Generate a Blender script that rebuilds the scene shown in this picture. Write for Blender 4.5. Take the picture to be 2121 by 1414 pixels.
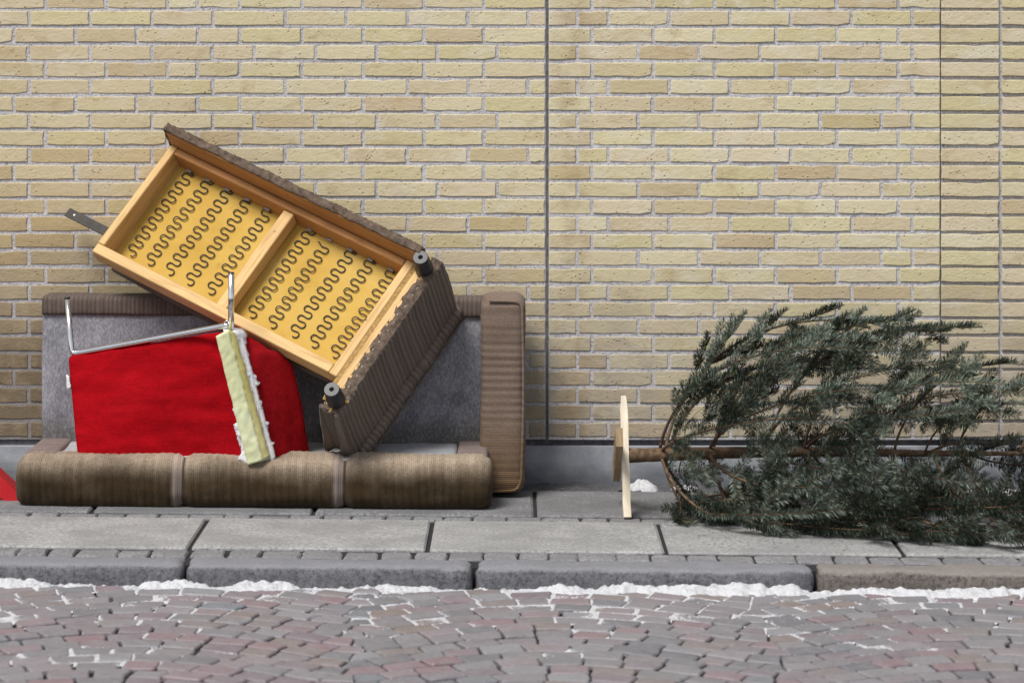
import bpy, bmesh, math, random
import numpy as np
from mathutils import Vector, Matrix, noise

# ------------------------------------------------------------------ clear
for o in list(bpy.data.objects):
    bpy.data.objects.remove(o, do_unlink=True)
scene = bpy.context.scene
col = scene.collection
random.seed(7)
rng = np.random.default_rng(11)
R = math.radians

# ------------------------------------------------------------------ camera
CAM_H = 1.70
cam_d = bpy.data.cameras.new('camera')
cam_d.sensor_width = 36.0
cam_d.lens = 101.05
cam_d.shift_y = -0.290            # level camera with a shifted lens: uprights stay upright
cam_d.clip_end = 400.0
cam_d.dof.use_dof = True
cam_d.dof.focus_distance = 10.65
cam_d.dof.aperture_fstop = 3.6
cam = bpy.data.objects.new('camera', cam_d)
cam.location = (0, 0, CAM_H)
cam.rotation_euler = (R(90), 0, 0)
col.objects.link(cam)
scene.camera = cam

# ------------------------------------------------------------------ sky and sun (overcast winter day)
SUN_EL, SUN_AZ = 56.0, 214.0      # azimuth clockwise from +Y: behind the camera and a little to its left
world = bpy.data.worlds.new('World')
scene.world = world
world.use_nodes = True
wn = world.node_tree
wn.nodes.clear()
sky = wn.nodes.new('ShaderNodeTexSky')
sky.sky_type = 'NISHITA'
sky.sun_disc = False
sky.sun_elevation = R(SUN_EL)
sky.sun_rotation = R(SUN_AZ)
sky.air_density = 1.0
sky.dust_density = 1.0
hsv = wn.nodes.new('ShaderNodeHueSaturation')
hsv.inputs['Saturation'].default_value = 0.32
bg = wn.nodes.new('ShaderNodeBackground')
bg.inputs['Strength'].default_value = 0.05
wo = wn.nodes.new('ShaderNodeOutputWorld')
wn.links.new(sky.outputs[0], hsv.inputs['Color'])
wn.links.new(hsv.outputs[0], bg.inputs['Color'])
wn.links.new(bg.outputs[0], wo.inputs['Surface'])

sun_d = bpy.data.lights.new('sun', 'SUN')
sun_d.energy = 1.5
sun_d.angle = R(24)
sun_d.color = (1.0, 0.965, 0.91)
sun = bpy.data.objects.new('sun', sun_d)
az, el = R(SUN_AZ), R(SUN_EL)
sdir = Vector((math.sin(az) * math.cos(el), math.cos(az) * math.cos(el), math.sin(el)))
sun.rotation_euler = sdir.to_track_quat('Z', 'Y').to_euler()
sun.location = sdir * 30
col.objects.link(sun)

scene.view_settings.view_transform = 'Standard'
scene.view_settings.look = 'None'
scene.view_settings.gamma = 1.0
scene.view_settings.exposure = 1.28
scene.render.engine = 'CYCLES'

# ------------------------------------------------------------------ helpers
def tag(o, label=None, cat=None, group=None, kind=None):
    if label: o['label'] = label
    if cat: o['category'] = cat
    if group: o['group'] = group
    if kind: o['kind'] = kind
    return o

def empty(name, loc=(0, 0, 0)):
    o = bpy.data.objects.new(name, None)
    o.location = loc
    o.empty_display_size = 0.1
    col.objects.link(o)
    return o

def link(name, me, mat, parent=None, smooth=False):
    o = bpy.data.objects.new(name, me)
    if mat is not None and len(me.materials) == 0:
        me.materials.append(mat)
    col.objects.link(o)
    if parent is not None:
        o.parent = parent
    if smooth:
        me.polygons.foreach_set('use_smooth', np.ones(len(me.polygons), dtype=bool))
    return o

def mesh(name, v, f):
    me = bpy.data.meshes.new(name)
    me.from_pydata([tuple(p) for p in v], [], [tuple(q) for q in f])
    me.update()
    return me

def vattr(me, name, vals):
    a = me.attributes.new(name, 'FLOAT', 'POINT')
    a.data.foreach_set('value', np.asarray(vals, dtype=np.float32))

def recalc(me):
    bm = bmesh.new(); bm.from_mesh(me)
    bmesh.ops.recalc_face_normals(bm, faces=bm.faces[:])
    bm.to_mesh(me); bm.free(); me.update()

def box_mesh(name, x0, x1, y0, y1, z0, z1, bev=0.0, seg=1):
    v = [(x, y, z) for x in (x0, x1) for y in (y0, y1) for z in (z0, z1)]
    f = [(0, 1, 3, 2), (4, 6, 7, 5), (0, 4, 5, 1), (2, 3, 7, 6), (0, 2, 6, 4), (1, 5, 7, 3)]
    me = mesh(name, v, f)
    bm = bmesh.new(); bm.from_mesh(me)
    bmesh.ops.recalc_face_normals(bm, faces=bm.faces[:])
    if bev > 0:
        bmesh.ops.bevel(bm, geom=bm.edges[:], offset=bev, segments=seg, affect='EDGES', profile=0.5)
    bm.to_mesh(me); bm.free(); me.update()
    return me

def rounded_box(name, lo, hi, rad, n, disp=None):
    """Closed rounded block; n = cells per axis; disp(p, nrm) -> extra distance along the normal."""
    lo = np.array(lo, float); hi = np.array(hi, float)
    c = (lo + hi) / 2; h = (hi - lo) / 2
    rad = min(rad, *(h * 0.999))
    verts = {}; vl = []; faces = []
    def vid(i, j, k):
        key = (i, j, k)
        if key in verts: return verts[key]
        q = np.array([-1 + 2 * i / n[0], -1 + 2 * j / n[1], -1 + 2 * k / n[2]]) * h
        inner = np.clip(q, -(h - rad), h - rad)
        d = q - inner
        L = np.linalg.norm(d)
        nr = d / L if L > 1e-9 else np.array([0, 0, 1.0])
        p = inner + nr * rad if L > 1e-9 else q
        p = p + c
        if disp is not None: p = p + nr * disp(p, nr)
        verts[key] = len(vl); vl.append(p)
        return verts[key]
    nx, ny, nz = n
    for i in range(nx):
        for j in range(ny):
            faces.append((vid(i, j, 0), vid(i, j + 1, 0), vid(i + 1, j + 1, 0), vid(i + 1, j, 0)))
            faces.append((vid(i, j, nz), vid(i + 1, j, nz), vid(i + 1, j + 1, nz), vid(i, j + 1, nz)))
    for i in range(nx):
        for k in range(nz):
            faces.append((vid(i, 0, k), vid(i + 1, 0, k), vid(i + 1, 0, k + 1), vid(i, 0, k + 1)))
            faces.append((vid(i, ny, k), vid(i, ny, k + 1), vid(i + 1, ny, k + 1), vid(i + 1, ny, k)))
    for j in range(ny):
        for k in range(nz):
            faces.append((vid(0, j, k), vid(0, j, k + 1), vid(0, j + 1, k + 1), vid(0, j + 1, k)))
            faces.append((vid(nx, j, k), vid(nx, j + 1, k), vid(nx, j + 1, k + 1), vid(nx, j, k + 1)))
    return mesh(name, vl, faces)

def tube_data(pts, radii, sides=8, cap=True):
    pts = [Vector(p) for p in pts]
    if not hasattr(radii, '__len__'): radii = [radii] * len(pts)
    v = []; f = []
    t0 = (pts[1] - pts[0]).normalized()
    ref = Vector((0, 0, 1)) if abs(t0.z) < 0.9 else Vector((1, 0, 0))
    u = t0.cross(ref).normalized()
    for i, p in enumerate(pts):
        a = pts[max(i - 1, 0)]; b = pts[min(i + 1, len(pts) - 1)]
        t = (b - a).normalized()
        u = (u - t * u.dot(t)).normalized()
        w = t.cross(u)
        for k in range(sides):
            an = 2 * math.pi * k / sides
            v.append(p + (u * math.cos(an) + w * math.sin(an)) * radii[i])
    for i in range(len(pts) - 1):
        for k in range(sides):
            a = i * sides + k; b = i * sides + (k + 1) % sides
            f.append((a, b, b + sides, a + sides))
    if cap:
        f.append(tuple(range(sides - 1, -1, -1)))
        m = (len(pts) - 1) * sides
        f.append(tuple(m + k for k in range(sides)))
    return v, f

def tube(name, pts, radii, mat, parent, sides=10):
    v, f = tube_data(pts, radii, sides)
    return link(name, mesh(name, v, f), mat, parent, smooth=True)

def fbm(x, y, z=0.0, o=4):
    return noise.fractal(Vector((x, y, z)), 0.9, 2.1, o)

# ------------------------------------------------------------------ material kit
class NT:
    def __init__(s, name):
        s.m = bpy.data.materials.new(name); s.m.use_nodes = True
        s.t = s.m.node_tree; s.t.nodes.clear()
        s.out = s.t.nodes.new('ShaderNodeOutputMaterial')
        s.b = s.t.nodes.new('ShaderNodeBsdfPrincipled')
        s.t.links.new(s.b.outputs[0], s.out.inputs['Surface'])
    def n(s, ty, **kw):
        nd = s.t.nodes.new(ty)
        for k, v in kw.items(): setattr(nd, k, v)
        return nd
    def l(s, a, b): s.t.links.new(a, b)
    def setv(s, sock, v):
        if hasattr(v, 'is_linked') or isinstance(v, bpy.types.NodeSocket): s.l(v, sock)
        else:
            if sock.type == 'RGBA' and len(v) == 3: v = (*v, 1)
            sock.default_value = v
    def coord(s, kind='Object'): return s.n('ShaderNodeTexCoord').outputs[kind]
    def pos(s): return s.n('ShaderNodeNewGeometry').outputs['Position']
    def normal(s): return s.n('ShaderNodeNewGeometry').outputs['Normal']
    def rand(s): return s.n('ShaderNodeObjectInfo').outputs['Random']
    def attr(s, name): return s.n('ShaderNodeAttribute', attribute_name=name).outputs['Fac']
    def mapping(s, vec, scale=(1, 1, 1), loc=(0, 0, 0), rot=(0, 0, 0)):
        m = s.n('ShaderNodeMapping'); s.l(vec, m.inputs['Vector'])
        m.inputs['Scale'].default_value = scale
        s.setv(m.inputs['Location'], loc); m.inputs['Rotation'].default_value = rot
        return m.outputs[0]
    def noise(s, vec, scale=5, detail=4, rough=0.55, dist=0.0):
        nd = s.n('ShaderNodeTexNoise'); s.l(vec, nd.inputs['Vector'])
        nd.inputs['Scale'].default_value = scale; nd.inputs['Detail'].default_value = detail
        nd.inputs['Roughness'].default_value = rough; nd.inputs['Distortion'].default_value = dist
        return nd.outputs[0]
    def wave(s, vec, scale, direction='X', dist=0.0, dscale=1.0, profile='SIN'):
        nd = s.n('ShaderNodeTexWave', bands_direction=direction, wave_profile=profile)
        s.l(vec, nd.inputs['Vector']); nd.inputs['Scale'].default_value = scale
        nd.inputs['Distortion'].default_value = dist; nd.inputs['Detail Scale'].default_value = dscale
        return nd.outputs['Fac']
    def vor(s, vec, scale, feature='F1'):
        nd = s.n('ShaderNodeTexVoronoi', feature=feature); s.l(vec, nd.inputs['Vector'])
        nd.inputs['Scale'].default_value = scale
        return nd.outputs['Distance']
    def ramp(s, fac, stops):
        nd = s.n('ShaderNodeValToRGB'); s.l(fac, nd.inputs[0]); cr = nd.color_ramp
        while len(cr.elements) < len(stops): cr.elements.new(0.5)
        for e, (p, c) in zip(cr.elements, stops):
            e.position = p
            e.color = (*c, 1) if hasattr(c, '__len__') else (c, c, c, 1)
        return nd.outputs[0]
    def mix(s, fac, a, b, mode='MIX'):
        nd = s.n('ShaderNodeMix', data_type='RGBA', blend_type=mode)
        s.setv(nd.inputs[0], fac); s.setv(nd.inputs[6], a); s.setv(nd.inputs[7], b)
        return nd.outputs[2]
    def math(s, op, a, b=0.0, clamp=False):
        nd = s.n('ShaderNodeMath', operation=op, use_clamp=clamp)
        s.setv(nd.inputs[0], a); s.setv(nd.inputs[1], b)
        return nd.outputs[0]
    def sep(s, vec):
        nd = s.n('ShaderNodeSeparateXYZ'); s.l(vec, nd.inputs[0]); return nd.outputs
    def comb(s, x, y, z):
        nd = s.n('ShaderNodeCombineXYZ')
        for k, v in enumerate((x, y, z)): s.setv(nd.inputs[k], v)
        return nd.outputs[0]
    def rng(s, v, a, b, c=0.0, d=1.0):
        nd = s.n('ShaderNodeMapRange', clamp=True); s.l(v, nd.inputs[0])
        for k, q in enumerate((a, b, c, d)): nd.inputs[k + 1].default_value = q
        return nd.outputs[0]
    def bump(s, h, dist=0.002, strength=1.0, prev=None):
        nd = s.n('ShaderNodeBump'); s.l(h, nd.inputs['Height'])
        nd.inputs['Distance'].default_value = dist; nd.inputs['Strength'].default_value = strength
        if prev is not None: s.l(prev, nd.inputs['Normal'])
        return nd.outputs[0]
    def done(s, color, rough=0.8, normal=None, metallic=0.0, spec=0.3, sheen=0.0):
        s.setv(s.b.inputs['Base Color'], color); s.setv(s.b.inputs['Roughness'], rough)
        s.b.inputs['Metallic'].default_value = metallic
        s.b.inputs['Specular IOR Level'].default_value = spec
        if sheen: s.b.inputs['Sheen Weight'].default_value = sheen; s.b.inputs['Sheen Roughness'].default_value = 0.6
        if normal is not None: s.l(normal, s.b.inputs['Normal'])
        return s.m

def m_brick():
    k = NT('yellow_brick')
    r = k.math('FRACT', k.math('ADD', k.rand(), k.attr('rnd')))
    P = k.pos(); X, Y, Z = k.sep(P)
    off = k.comb(k.math('MULTIPLY', r, 37.0), k.math('MULTIPLY', r, 91.0), 0.0)
    q = k.mapping(P, (1, 1, 1), off)
    base = k.ramp(r, [(0.0, (.60, .525, .325)), (.18, (.66, .59, .395)), (.36, (.61, .51, .345)), (.5, (.69, .62, .43)), (.66, (.65, .58, .355)), (.8, (.58, .51, .295)), (.9, (.67, .575, .41)), (1.0, (.63, .54, .37))])
    st = k.noise(k.mapping(q, (7, 7, 11)), 1.0, 5, .65, .4)
    c = k.mix(k.rng(st, .54, .70, 0, .55), base, (.43, .32, .17))
    pale = k.noise(k.mapping(q, (6, 6, 10), (9, 3, 5)), 1.0, 5, .65, .5)
    c = k.mix(k.rng(pale, .52, .68, 0, .6), c, (.72, .67, .56))
    # a fifth of the bricks are fired browner
    r2 = k.math('FRACT', k.math('MULTIPLY', r, 17.3))
    c = k.mix(k.math('MULTIPLY', k.math('MULTIPLY', k.math('GREATER_THAN', r2, .88), k.rng(Z, 2.3, 1.2, .1, .42)), 1.0), c, (.43, .30, .15))
    # lower left browner, grime with sofa shade and vignetting painted in; grey-lilac splash film near the plinth, brown run beside the expansion joint
    big = k.noise(P, 1.7, 3, .6)
    left = k.math('MULTIPLY', k.rng(X, .3, -1.9), k.rng(k.math('ADD', Z, k.math('MULTIPLY', k.math('SUBTRACT', big, .5), .8)), 2.0, .7))
    c = k.mix(k.math('MULTIPLY', left, .62), c, (.40, .275, .13))
    low = k.math('MULTIPLY', k.rng(k.math('ADD', Z, k.math('MULTIPLY', k.math('SUBTRACT', big, .5), .9)), .95, .28), k.rng(k.noise(q, 9, 4, .65, .5), .3, .6, .35, 1))
    c = k.mix(k.math('MULTIPLY', low, .8), c, (.33, .285, .25))
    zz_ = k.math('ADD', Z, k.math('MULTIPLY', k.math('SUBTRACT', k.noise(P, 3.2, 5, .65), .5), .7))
    dirt_shade = k.math('MULTIPLY', k.rng(zz_, 1.05, .42), k.rng(X, .5, -1.5, .10, 1.0))  # real dirt mixed with painted shade, strongest at lower left
    dirt_shade = k.math('MULTIPLY', dirt_shade, k.rng(k.noise(q, 13, 4, .65), .25, .55, .5, 1))
    c = k.mix(k.math('MULTIPLY', dirt_shade, .95), c, (.155, .115, .075))
    run = k.math('MULTIPLY', k.rng(k.math('ABSOLUTE', k.math('SUBTRACT', X, .235)), .09, .02), k.rng(k.noise(q, 8, 3, .6), .38, .6))
    c = k.mix(k.math('MULTIPLY', run, .5), c, (.33, .23, .12))
    pits = k.rng(k.vor(q, 55), .24, .10)
    pitm = k.math('MULTIPLY', pits, k.rng(k.noise(q, 14, 2), .48, .62))
    c = k.mix(k.math('MULTIPLY', pitm, .5), c, (.24, .17, .09))
    fine = k.noise(q, 120, 3, .75)
    c = k.mix(k.rng(fine, .3, .75, .0, .16), c, (.40, .32, .19))
    wrk = k.noise(k.mapping(q, (38, 38, 60)), 1.0, 4, .7, .6)
    h = k.math('ADD', k.math('MULTIPLY', wrk, 1.0), k.math('SUBTRACT', k.math('MULTIPLY', fine, .35), k.math('MULTIPLY', pitm, .9)))
    return k.done(c, .9, k.bump(h, .005, .65), spec=.2)

def m_mortar():
    k = NT('grey_mortar')
    P = k.pos()
    n1 = k.noise(P, 115, 3, .8); n2 = k.noise(P, 3, 3, .6); n3 = k.noise(P, 50, 3, .7)
    c = k.ramp(n1, [(.34, (.30, .29, .305)), (.48, (.55, .535, .555)), (.66, (.66, .645, .67))])
    c = k.mix(k.rng(n2, .4, .7, 0, .3), c, (.30, .27, .26))
    X, Y, Z = k.sep(P)
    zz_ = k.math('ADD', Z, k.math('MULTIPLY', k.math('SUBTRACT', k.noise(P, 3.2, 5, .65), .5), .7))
    c = k.mix(k.math('MULTIPLY', k.math('MULTIPLY', k.rng(zz_, 1.0, .4), k.rng(X, .5, -1.5, .10, 1.0)), .72), c, (.16, .14, .13))  # mortar takes the same lower-left dirt and painted shade
    c = k.mix(k.rng(n3, .62, .72, 0, .7), c, (.10, .095, .10))
    return k.done(c, .95, k.bump(k.math('ADD', n1, n3), .005, .8), spec=.15)

def m_concrete():
    k = NT('plinth_concrete')
    P = k.pos(); X, Y, Z = k.sep(P)
    n1 = k.noise(P, 6, 5, .65); n2 = k.noise(P, 150, 3, .7)
    c = k.ramp(n1, [(.3, (.22, .235, .265)), (.55, (.33, .345, .375)), (.75, (.42, .43, .45))])
    wet = k.rng(k.math('ADD', Z, k.math('MULTIPLY', k.math('SUBTRACT', k.noise(k.mapping(P, (4, 4, 6)), 1, 5, .6), .5), .20)), .085, .02)
    c = k.mix(k.math('MULTIPLY', wet, .68), c, (.09, .095, .11))
    c = k.mix(k.rng(n2, .62, .75, 0, .6), c, (.11, .11, .12))
    c = k.mix(k.rng(k.noise(k.mapping(P, (3, 3, 1)), 1.2, 4), .58, .7, 0, .5), c, (.14, .15, .17))
    return k.done(c, .8, k.bump(k.math('ADD', n2, n1), .003, .6), spec=.3)

def m_plain(name, c, rough=.7, var=.25, scale=30, bump=.001, metallic=0.0, spec=.4, sheen=0.0):
    k = NT(name)
    P = k.coord('Object')
    n1 = k.noise(P, scale, 4, .6); n2 = k.noise(P, scale * 8, 3, .7)
    dark = tuple(x * (1 - var) for x in c); lite = tuple(min(1, x * (1 + var * .7)) for x in c)
    cc = k.ramp(k.math('ADD', k.math('MULTIPLY', n1, .65), k.math('MULTIPLY', n2, .35)), [(.35, dark), (.65, lite)])
    return k.done(cc, rough, k.bump(n2, bump, .7), metallic, spec, sheen)

def m_slab(name, tint, light):
    k = NT(name)
    P = k.pos(); r = k.rand()
    q = k.mapping(P, (1, 1, 1), k.comb(k.math('MULTIPLY', r, 20.0), 0.0, 0.0))
    n1 = k.noise(q, 85, 4, .85); n2 = k.noise(q, 4, 4, .6); n3 = k.noise(k.mapping(q, (48, 62, 48)), 1, 4, .8)
    c = k.ramp(n1, [(.32, tuple(x * .30 for x in tint)), (.5, tuple(x * .85 for x in tint)), (.68, tuple(min(1, x * 1.35) for x in tint))])
    c = k.mix(k.rng(n2, .40, .60, 0, .65), c, tuple(x * .52 for x in tint))
    c = k.mix(k.rng(n3, .57, .68, 0, .7), c, tuple(x * .33 for x in tint))
    c = k.mix(k.math('MULTIPLY', r, .25), c, tuple(x * .7 for x in tint))
    return k.done(c, .82, k.bump(k.math('ADD', n1, n3), .004, .7), spec=.3)

def m_cobble():
    k = NT('porphyry_sett')
    r = k.attr('rnd'); P = k.pos()
    off = k.comb(k.math('MULTIPLY', r, 53.0), k.math('MULTIPLY', r, 17.0), 0.0)
    q = k.mapping(P, (1, 1, 1), off)
    c = k.ramp(r, [(0, (.15, .15, .165)), (.2, (.235, .225, .235)), (.38, (.19, .155, .175)), (.52, (.255, .255, .27)), (.66, (.24, .165, .18)), (.78, (.20, .195, .21)), (.88, (.225, .18, .165)), (1, (.18, .20, .225))])
    n = k.noise(q, 24, 5, .7); n2 = k.noise(q, 95, 4, .8)
    c = k.mix(k.rng(n, .4, .72, 0, .45), c, (.30, .285, .30))
    c = k.mix(k.rng(k.noise(q, 11, 3), .6, .75, 0, .45), c, (.23, .18, .155))
    c = k.mix(k.rng(n2, .54, .66, 0, .6), c, (.10, .097, .105))
    return k.done(c, k.rng(n, .3, .7, .4, .7), k.bump(k.math('ADD', n, k.math('MULTIPLY', n2, .4)), .004, .6), spec=.4)

def m_kerb(name, tint):
    k = NT(name)
    P = k.pos()
    n1 = k.noise(P, 170, 3, .75); n2 = k.noise(P, 7, 4, .6)
    c = k.ramp(k.noise(P, 70, 5, .9), [(.36, tuple(x * .22 for x in tint)), (.5, tint), (.66, tuple(min(1, x * 1.6) for x in tint))])
    c = k.mix(k.rng(n2, .4, .7, 0, .4), c, tuple(x * .5 for x in tint))
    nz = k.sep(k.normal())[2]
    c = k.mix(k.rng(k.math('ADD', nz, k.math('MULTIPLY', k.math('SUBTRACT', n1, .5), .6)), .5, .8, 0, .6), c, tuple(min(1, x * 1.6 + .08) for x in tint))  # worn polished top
    return k.done(c, .75, k.bump(k.math('ADD', n1, n2), .006, .8), spec=.35)

def m_snow():
    k = NT('old_snow')
    P = k.pos()
    n = k.noise(P, 45, 5, .75); d = k.noise(P, 26, 5, .75)
    c = k.mix(k.rng(d, .5, .7, 0, .6), (.66, .665, .69), (.30, .29, .29))
    k.b.inputs['Subsurface Weight'].default_value = .15
    k.b.inputs['Subsurface Radius'].default_value = (.01, .012, .016)
    return k.done(c, .6, k.bump(n, .014, .9), spec=.3)

def m_cord(name, axis, dry, wet, wet_hi, wet_lo, seedv=0.0, scale=46.0, st=1.0, soak=.45, seamx=None, reg=.14, irg=.55):
    """ribbed velour: ribs run across `axis`; soaked darker where the wet has crept up (uneven tide line)."""
    k = NT(name)
    P = k.coord('Object'); X, Y, Z = k.sep(P)
    j = k.noise(k.mapping(P, (6, 6, 6), (seedv, 0, 0)), 1, 3, .6)
    A = {'X': X, 'Y': Y, 'Z': Z}[axis]
    A2 = k.math('ADD', A, k.math('MULTIPLY', j, .008))
    v1 = k.comb(k.math('MULTIPLY', A2, 1.0), seedv, 0.0)
    irr = k.noise(k.mapping(v1, (scale * .8, 1, 1)), 1.0, 2, .6)
    sw = k.math('SINE', k.math('MULTIPLY', A2, scale * 6.283))
    wob2 = k.noise(k.mapping(P, (14, 14, 14), (seedv, 7, 2)), 1, 3, .6)
    stripe = k.math('ADD', k.math('ADD', k.math('MULTIPLY', k.math('MULTIPLY', sw, wob2), reg), .5), k.math('MULTIPLY', k.math('SUBTRACT', irr, .5), irg))
    finer = k.math('ADD', k.math('MULTIPLY', k.math('SINE', k.math('MULTIPLY', A2, scale * 6.283 * 4)), .14), .5)
    pile = k.noise(P, 130, 3, .8); rub = k.noise(k.mapping(P, (11, 11, 8), (seedv, 3, 1)), 1, 5, .65)
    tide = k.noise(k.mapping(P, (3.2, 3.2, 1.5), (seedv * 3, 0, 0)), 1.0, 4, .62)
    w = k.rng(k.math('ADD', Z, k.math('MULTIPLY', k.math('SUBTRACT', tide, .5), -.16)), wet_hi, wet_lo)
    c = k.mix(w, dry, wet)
    c = k.mix(k.rng(stripe, .45, .58, 0, .55*st), c, tuple(x * .45 for x in wet))
    c = k.mix(k.rng(stripe, .50, .40, 0, .38*st), c, tuple(min(1, x * 1.35) for x in dry))
    c = k.mix(k.rng(finer, .45, .7, 0, .22), c, tuple(x * .4 for x in wet))
    c = k.mix(k.rng(rub, .47, .68, 0, .35), c, dry)
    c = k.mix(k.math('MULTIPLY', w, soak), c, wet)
    c = k.mix(k.rng(pile, .4, .65, 0, .4), c, tuple(x * .5 for x in wet))
    if seamx:
        for sx in seamx:                # rubbed pale nap along the seams
            bnd = k.rng(k.math('ABSOLUTE', k.math('SUBTRACT', X, sx - .022)), .026, .012)
            c = k.mix(k.math('MULTIPLY', bnd, .38), c, (.38, .31, .29))
            ln_ = k.rng(k.math('ABSOLUTE', k.math('SUBTRACT', X, sx)), .006, .002)
            c = k.mix(k.math('MULTIPLY', ln_, .8), c, (.03, .02, .014))
    h = k.math('ADD', k.math('MULTIPLY', finer, .7), k.math('ADD', stripe, k.math('MULTIPLY', pile, .3)))
    return k.done(c, .95, k.bump(h, .004, .8), spec=.06, sheen=.06)

def m_lining():
    k = NT('grey_lining_cloth')
    P = k.coord('Object'); X, Y, Z = k.sep(P)
    n1 = k.noise(P, 7, 5, .65, .4); n2 = k.noise(k.mapping(P, (150, 150, 70), rot=(0, .6, 0)), 1, 3, .8); n3 = k.noise(P, 2.0, 3, .6)
    c = k.ramp(n1, [(.3, (.19, .19, .22)), (.5, (.28, .28, .31)), (.7, (.37, .37, .40))])
    c = k.mix(k.rng(n3, .45, .7, 0, .4), c, (.14, .135, .15))
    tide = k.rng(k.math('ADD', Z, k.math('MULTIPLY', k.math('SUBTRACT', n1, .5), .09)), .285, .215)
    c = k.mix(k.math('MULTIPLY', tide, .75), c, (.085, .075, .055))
    c = k.mix(k.rng(n2, .42, .62, 0, .5), c, (.10, .10, .115))
    c = k.mix(k.rng(n2, .5, .36, 0, .35), c, (.42, .42, .46))
    return k.done(c, .9, k.bump(n2, .003, .6), spec=.15)

def m_wood(name, a, b, scale=1.0, axis=(40, 40, 3)):
    k = NT(name)
    P = k.coord('Object')
    g = k.noise(k.mapping(P, tuple(x * scale for x in axis)), 1, 5, .6, 1.2)
    f = k.noise(k.mapping(P, tuple(x * scale * 5 for x in axis)), 1, 3, .6)
    kn = k.rng(k.vor(k.mapping(P, (9, 14, 9)), 1.0), .10, .03)
    c = k.ramp(g, [(.3, a), (.5, b), (.7, tuple(min(1, x * 1.15) for x in b))])
    c = k.mix(k.rng(f, .5, .75, 0, .3), c, tuple(x * .7 for x in a))
    c = k.mix(k.math('MULTIPLY', kn, .7), c, (.12, .05, .015))
    return k.done(c, .62, k.bump(f, .0015, .6), spec=.3)

def m_red_cloth():
    k = NT('red_wool_cloth')
    P = k.coord('Object')
    wx = k.noise(k.mapping(P, (260, 260, 30)), 1, 2, .6); wz = k.noise(k.mapping(P, (30, 30, 260)), 1, 2, .6)
    d = k.noise(k.mapping(P, (5, 5, 8)), 1, 6, .7, .6); s = k.noise(k.mapping(P, (2, 2, 30)), 1, 4, .6, .8)
    c = k.ramp(d, [(.3, (.25, .003, .006)), (.5, (.35, .004, .008)), (.72, (.41, .007, .012))])
    c = k.mix(k.rng(s, .52, .72, 0, .35), c, (.20, .003, .006))
    w = k.math('ADD', wx, wz)
    c = k.mix(k.rng(w, .85, 1.2, 0, .5), c, (.22, .004, .008))
    return k.done(c, .92, k.bump(k.math('ADD', w, k.math('MULTIPLY', d, 1.5)), .0025, .6), spec=.02)

def m_foam(name, a, b, c0):
    k = NT(name)
    P = k.coord('Object')
    n = k.noise(P, 4, 4, .6, .3); f = k.noise(P, 240, 2, .7)
    c = k.ramp(n, [(.3, a), (.52, b), (.72, c0)])
    c = k.mix(k.rng(f, .4, .75, 0, .18), c, tuple(x * .6 for x in a))
    c = k.mix(k.rng(k.noise(P, 13, 4, .65), .60, .74, 0, .4), c, (.30, .17, .03))
    return k.done(c, .9, k.bump(k.math('ADD', f, n), .002, .5), spec=.15)

def m_needle():
    k = NT('fir_needle')
    r = k.attr('rnd'); t = k.attr('tone')
    dark = k.ramp(r, [(0, (.008, .015, .008)), (.5, (.015, .028, .016)), (.85, (.024, .040, .023)), (1, (.06, .06, .02))])
    pale = k.ramp(r, [(0, (.055, .08, .055)), (.5, (.13, .165, .128)), (1, (.31, .35, .285))])
    c = k.mix(t, dark, pale)
    m = k.done(c, .5, spec=.4)
    k.b.inputs['Transmission Weight'].default_value = 0.0
    return m

def m_bark():
    k = NT('fir_bark')
    P = k.pos()
    n = k.noise(P, 45, 5, .65); n2 = k.noise(P, 9, 3, .6)
    c = k.ramp(n, [(.3, (.05, .033, .022)), (.5, (.135, .085, .052)), (.7, (.23, .16, .105))])
    c = k.mix(k.rng(n2, .45, .65, 0, .6), c, (.06, .04, .03))
    return k.done(c, .85, k.bump(n, .004, .8), spec=.2)

M = {}
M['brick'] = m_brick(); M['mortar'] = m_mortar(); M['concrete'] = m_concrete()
M['sealant'] = m_plain('joint_sealant', (.13, .125, .14), .8, .5, 60, .002)
M['joint_grey'] = m_plain('grey_joint', (.24, .23, .25), .85, .4, 60, .002)
M['asphalt'] = m_slab('gravelly_asphalt', (.13, .13, .14), 0)
M['slab_a'] = m_slab('rough_paving_slab', (.43, .425, .42), 0)
M['slab_b'] = m_slab('worn_paving_slab', (.25, .25, .26), 0)
M['joint'] = m_plain('dark_joint_filling', (.028, .027, .030), .95, .5, 120, .003)
M['cobble'] = m_cobble()
M['kerb'] = m_kerb('grey_granite', (.14, .14, .155)); M['kerb_red'] = m_kerb('brown_granite', (.15, .13, .118))
M['snow'] = m_snow()
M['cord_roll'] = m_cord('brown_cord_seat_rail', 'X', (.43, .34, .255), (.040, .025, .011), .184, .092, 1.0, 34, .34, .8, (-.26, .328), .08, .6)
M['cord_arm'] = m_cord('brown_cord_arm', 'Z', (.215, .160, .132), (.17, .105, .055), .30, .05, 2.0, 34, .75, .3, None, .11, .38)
M['cord_band'] = m_cord('brown_cord_band', 'X', (.15, .115, .100), (.115, .088, .075), .5, .3, 3.0, 60, .8, .3)
M['cord_deck'] = m_cord('brown_cord_deck', 'Y', (.30, .235, .215), (.22, .16, .14), .1, .05, 4.0, 60)
M['cord_panel'] = m_cord('brown_cord_panel', 'Y', (.215, .168, .142), (.15, .112, .092), -.5, -.8, 5.0, 48, 1.0)
M['cord_panel_end'] = m_cord('brown_cord_panel_end', 'X', (.15, .115, .096), (.11, .08, .064), -.5, -.8, 6.0, 50, .9)
M['lining'] = m_lining()
M['fuzz'] = m_plain('matted_brown_cloth', (.155, .115, .088), .95, .6, 45, .006, 0, .05)
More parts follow.
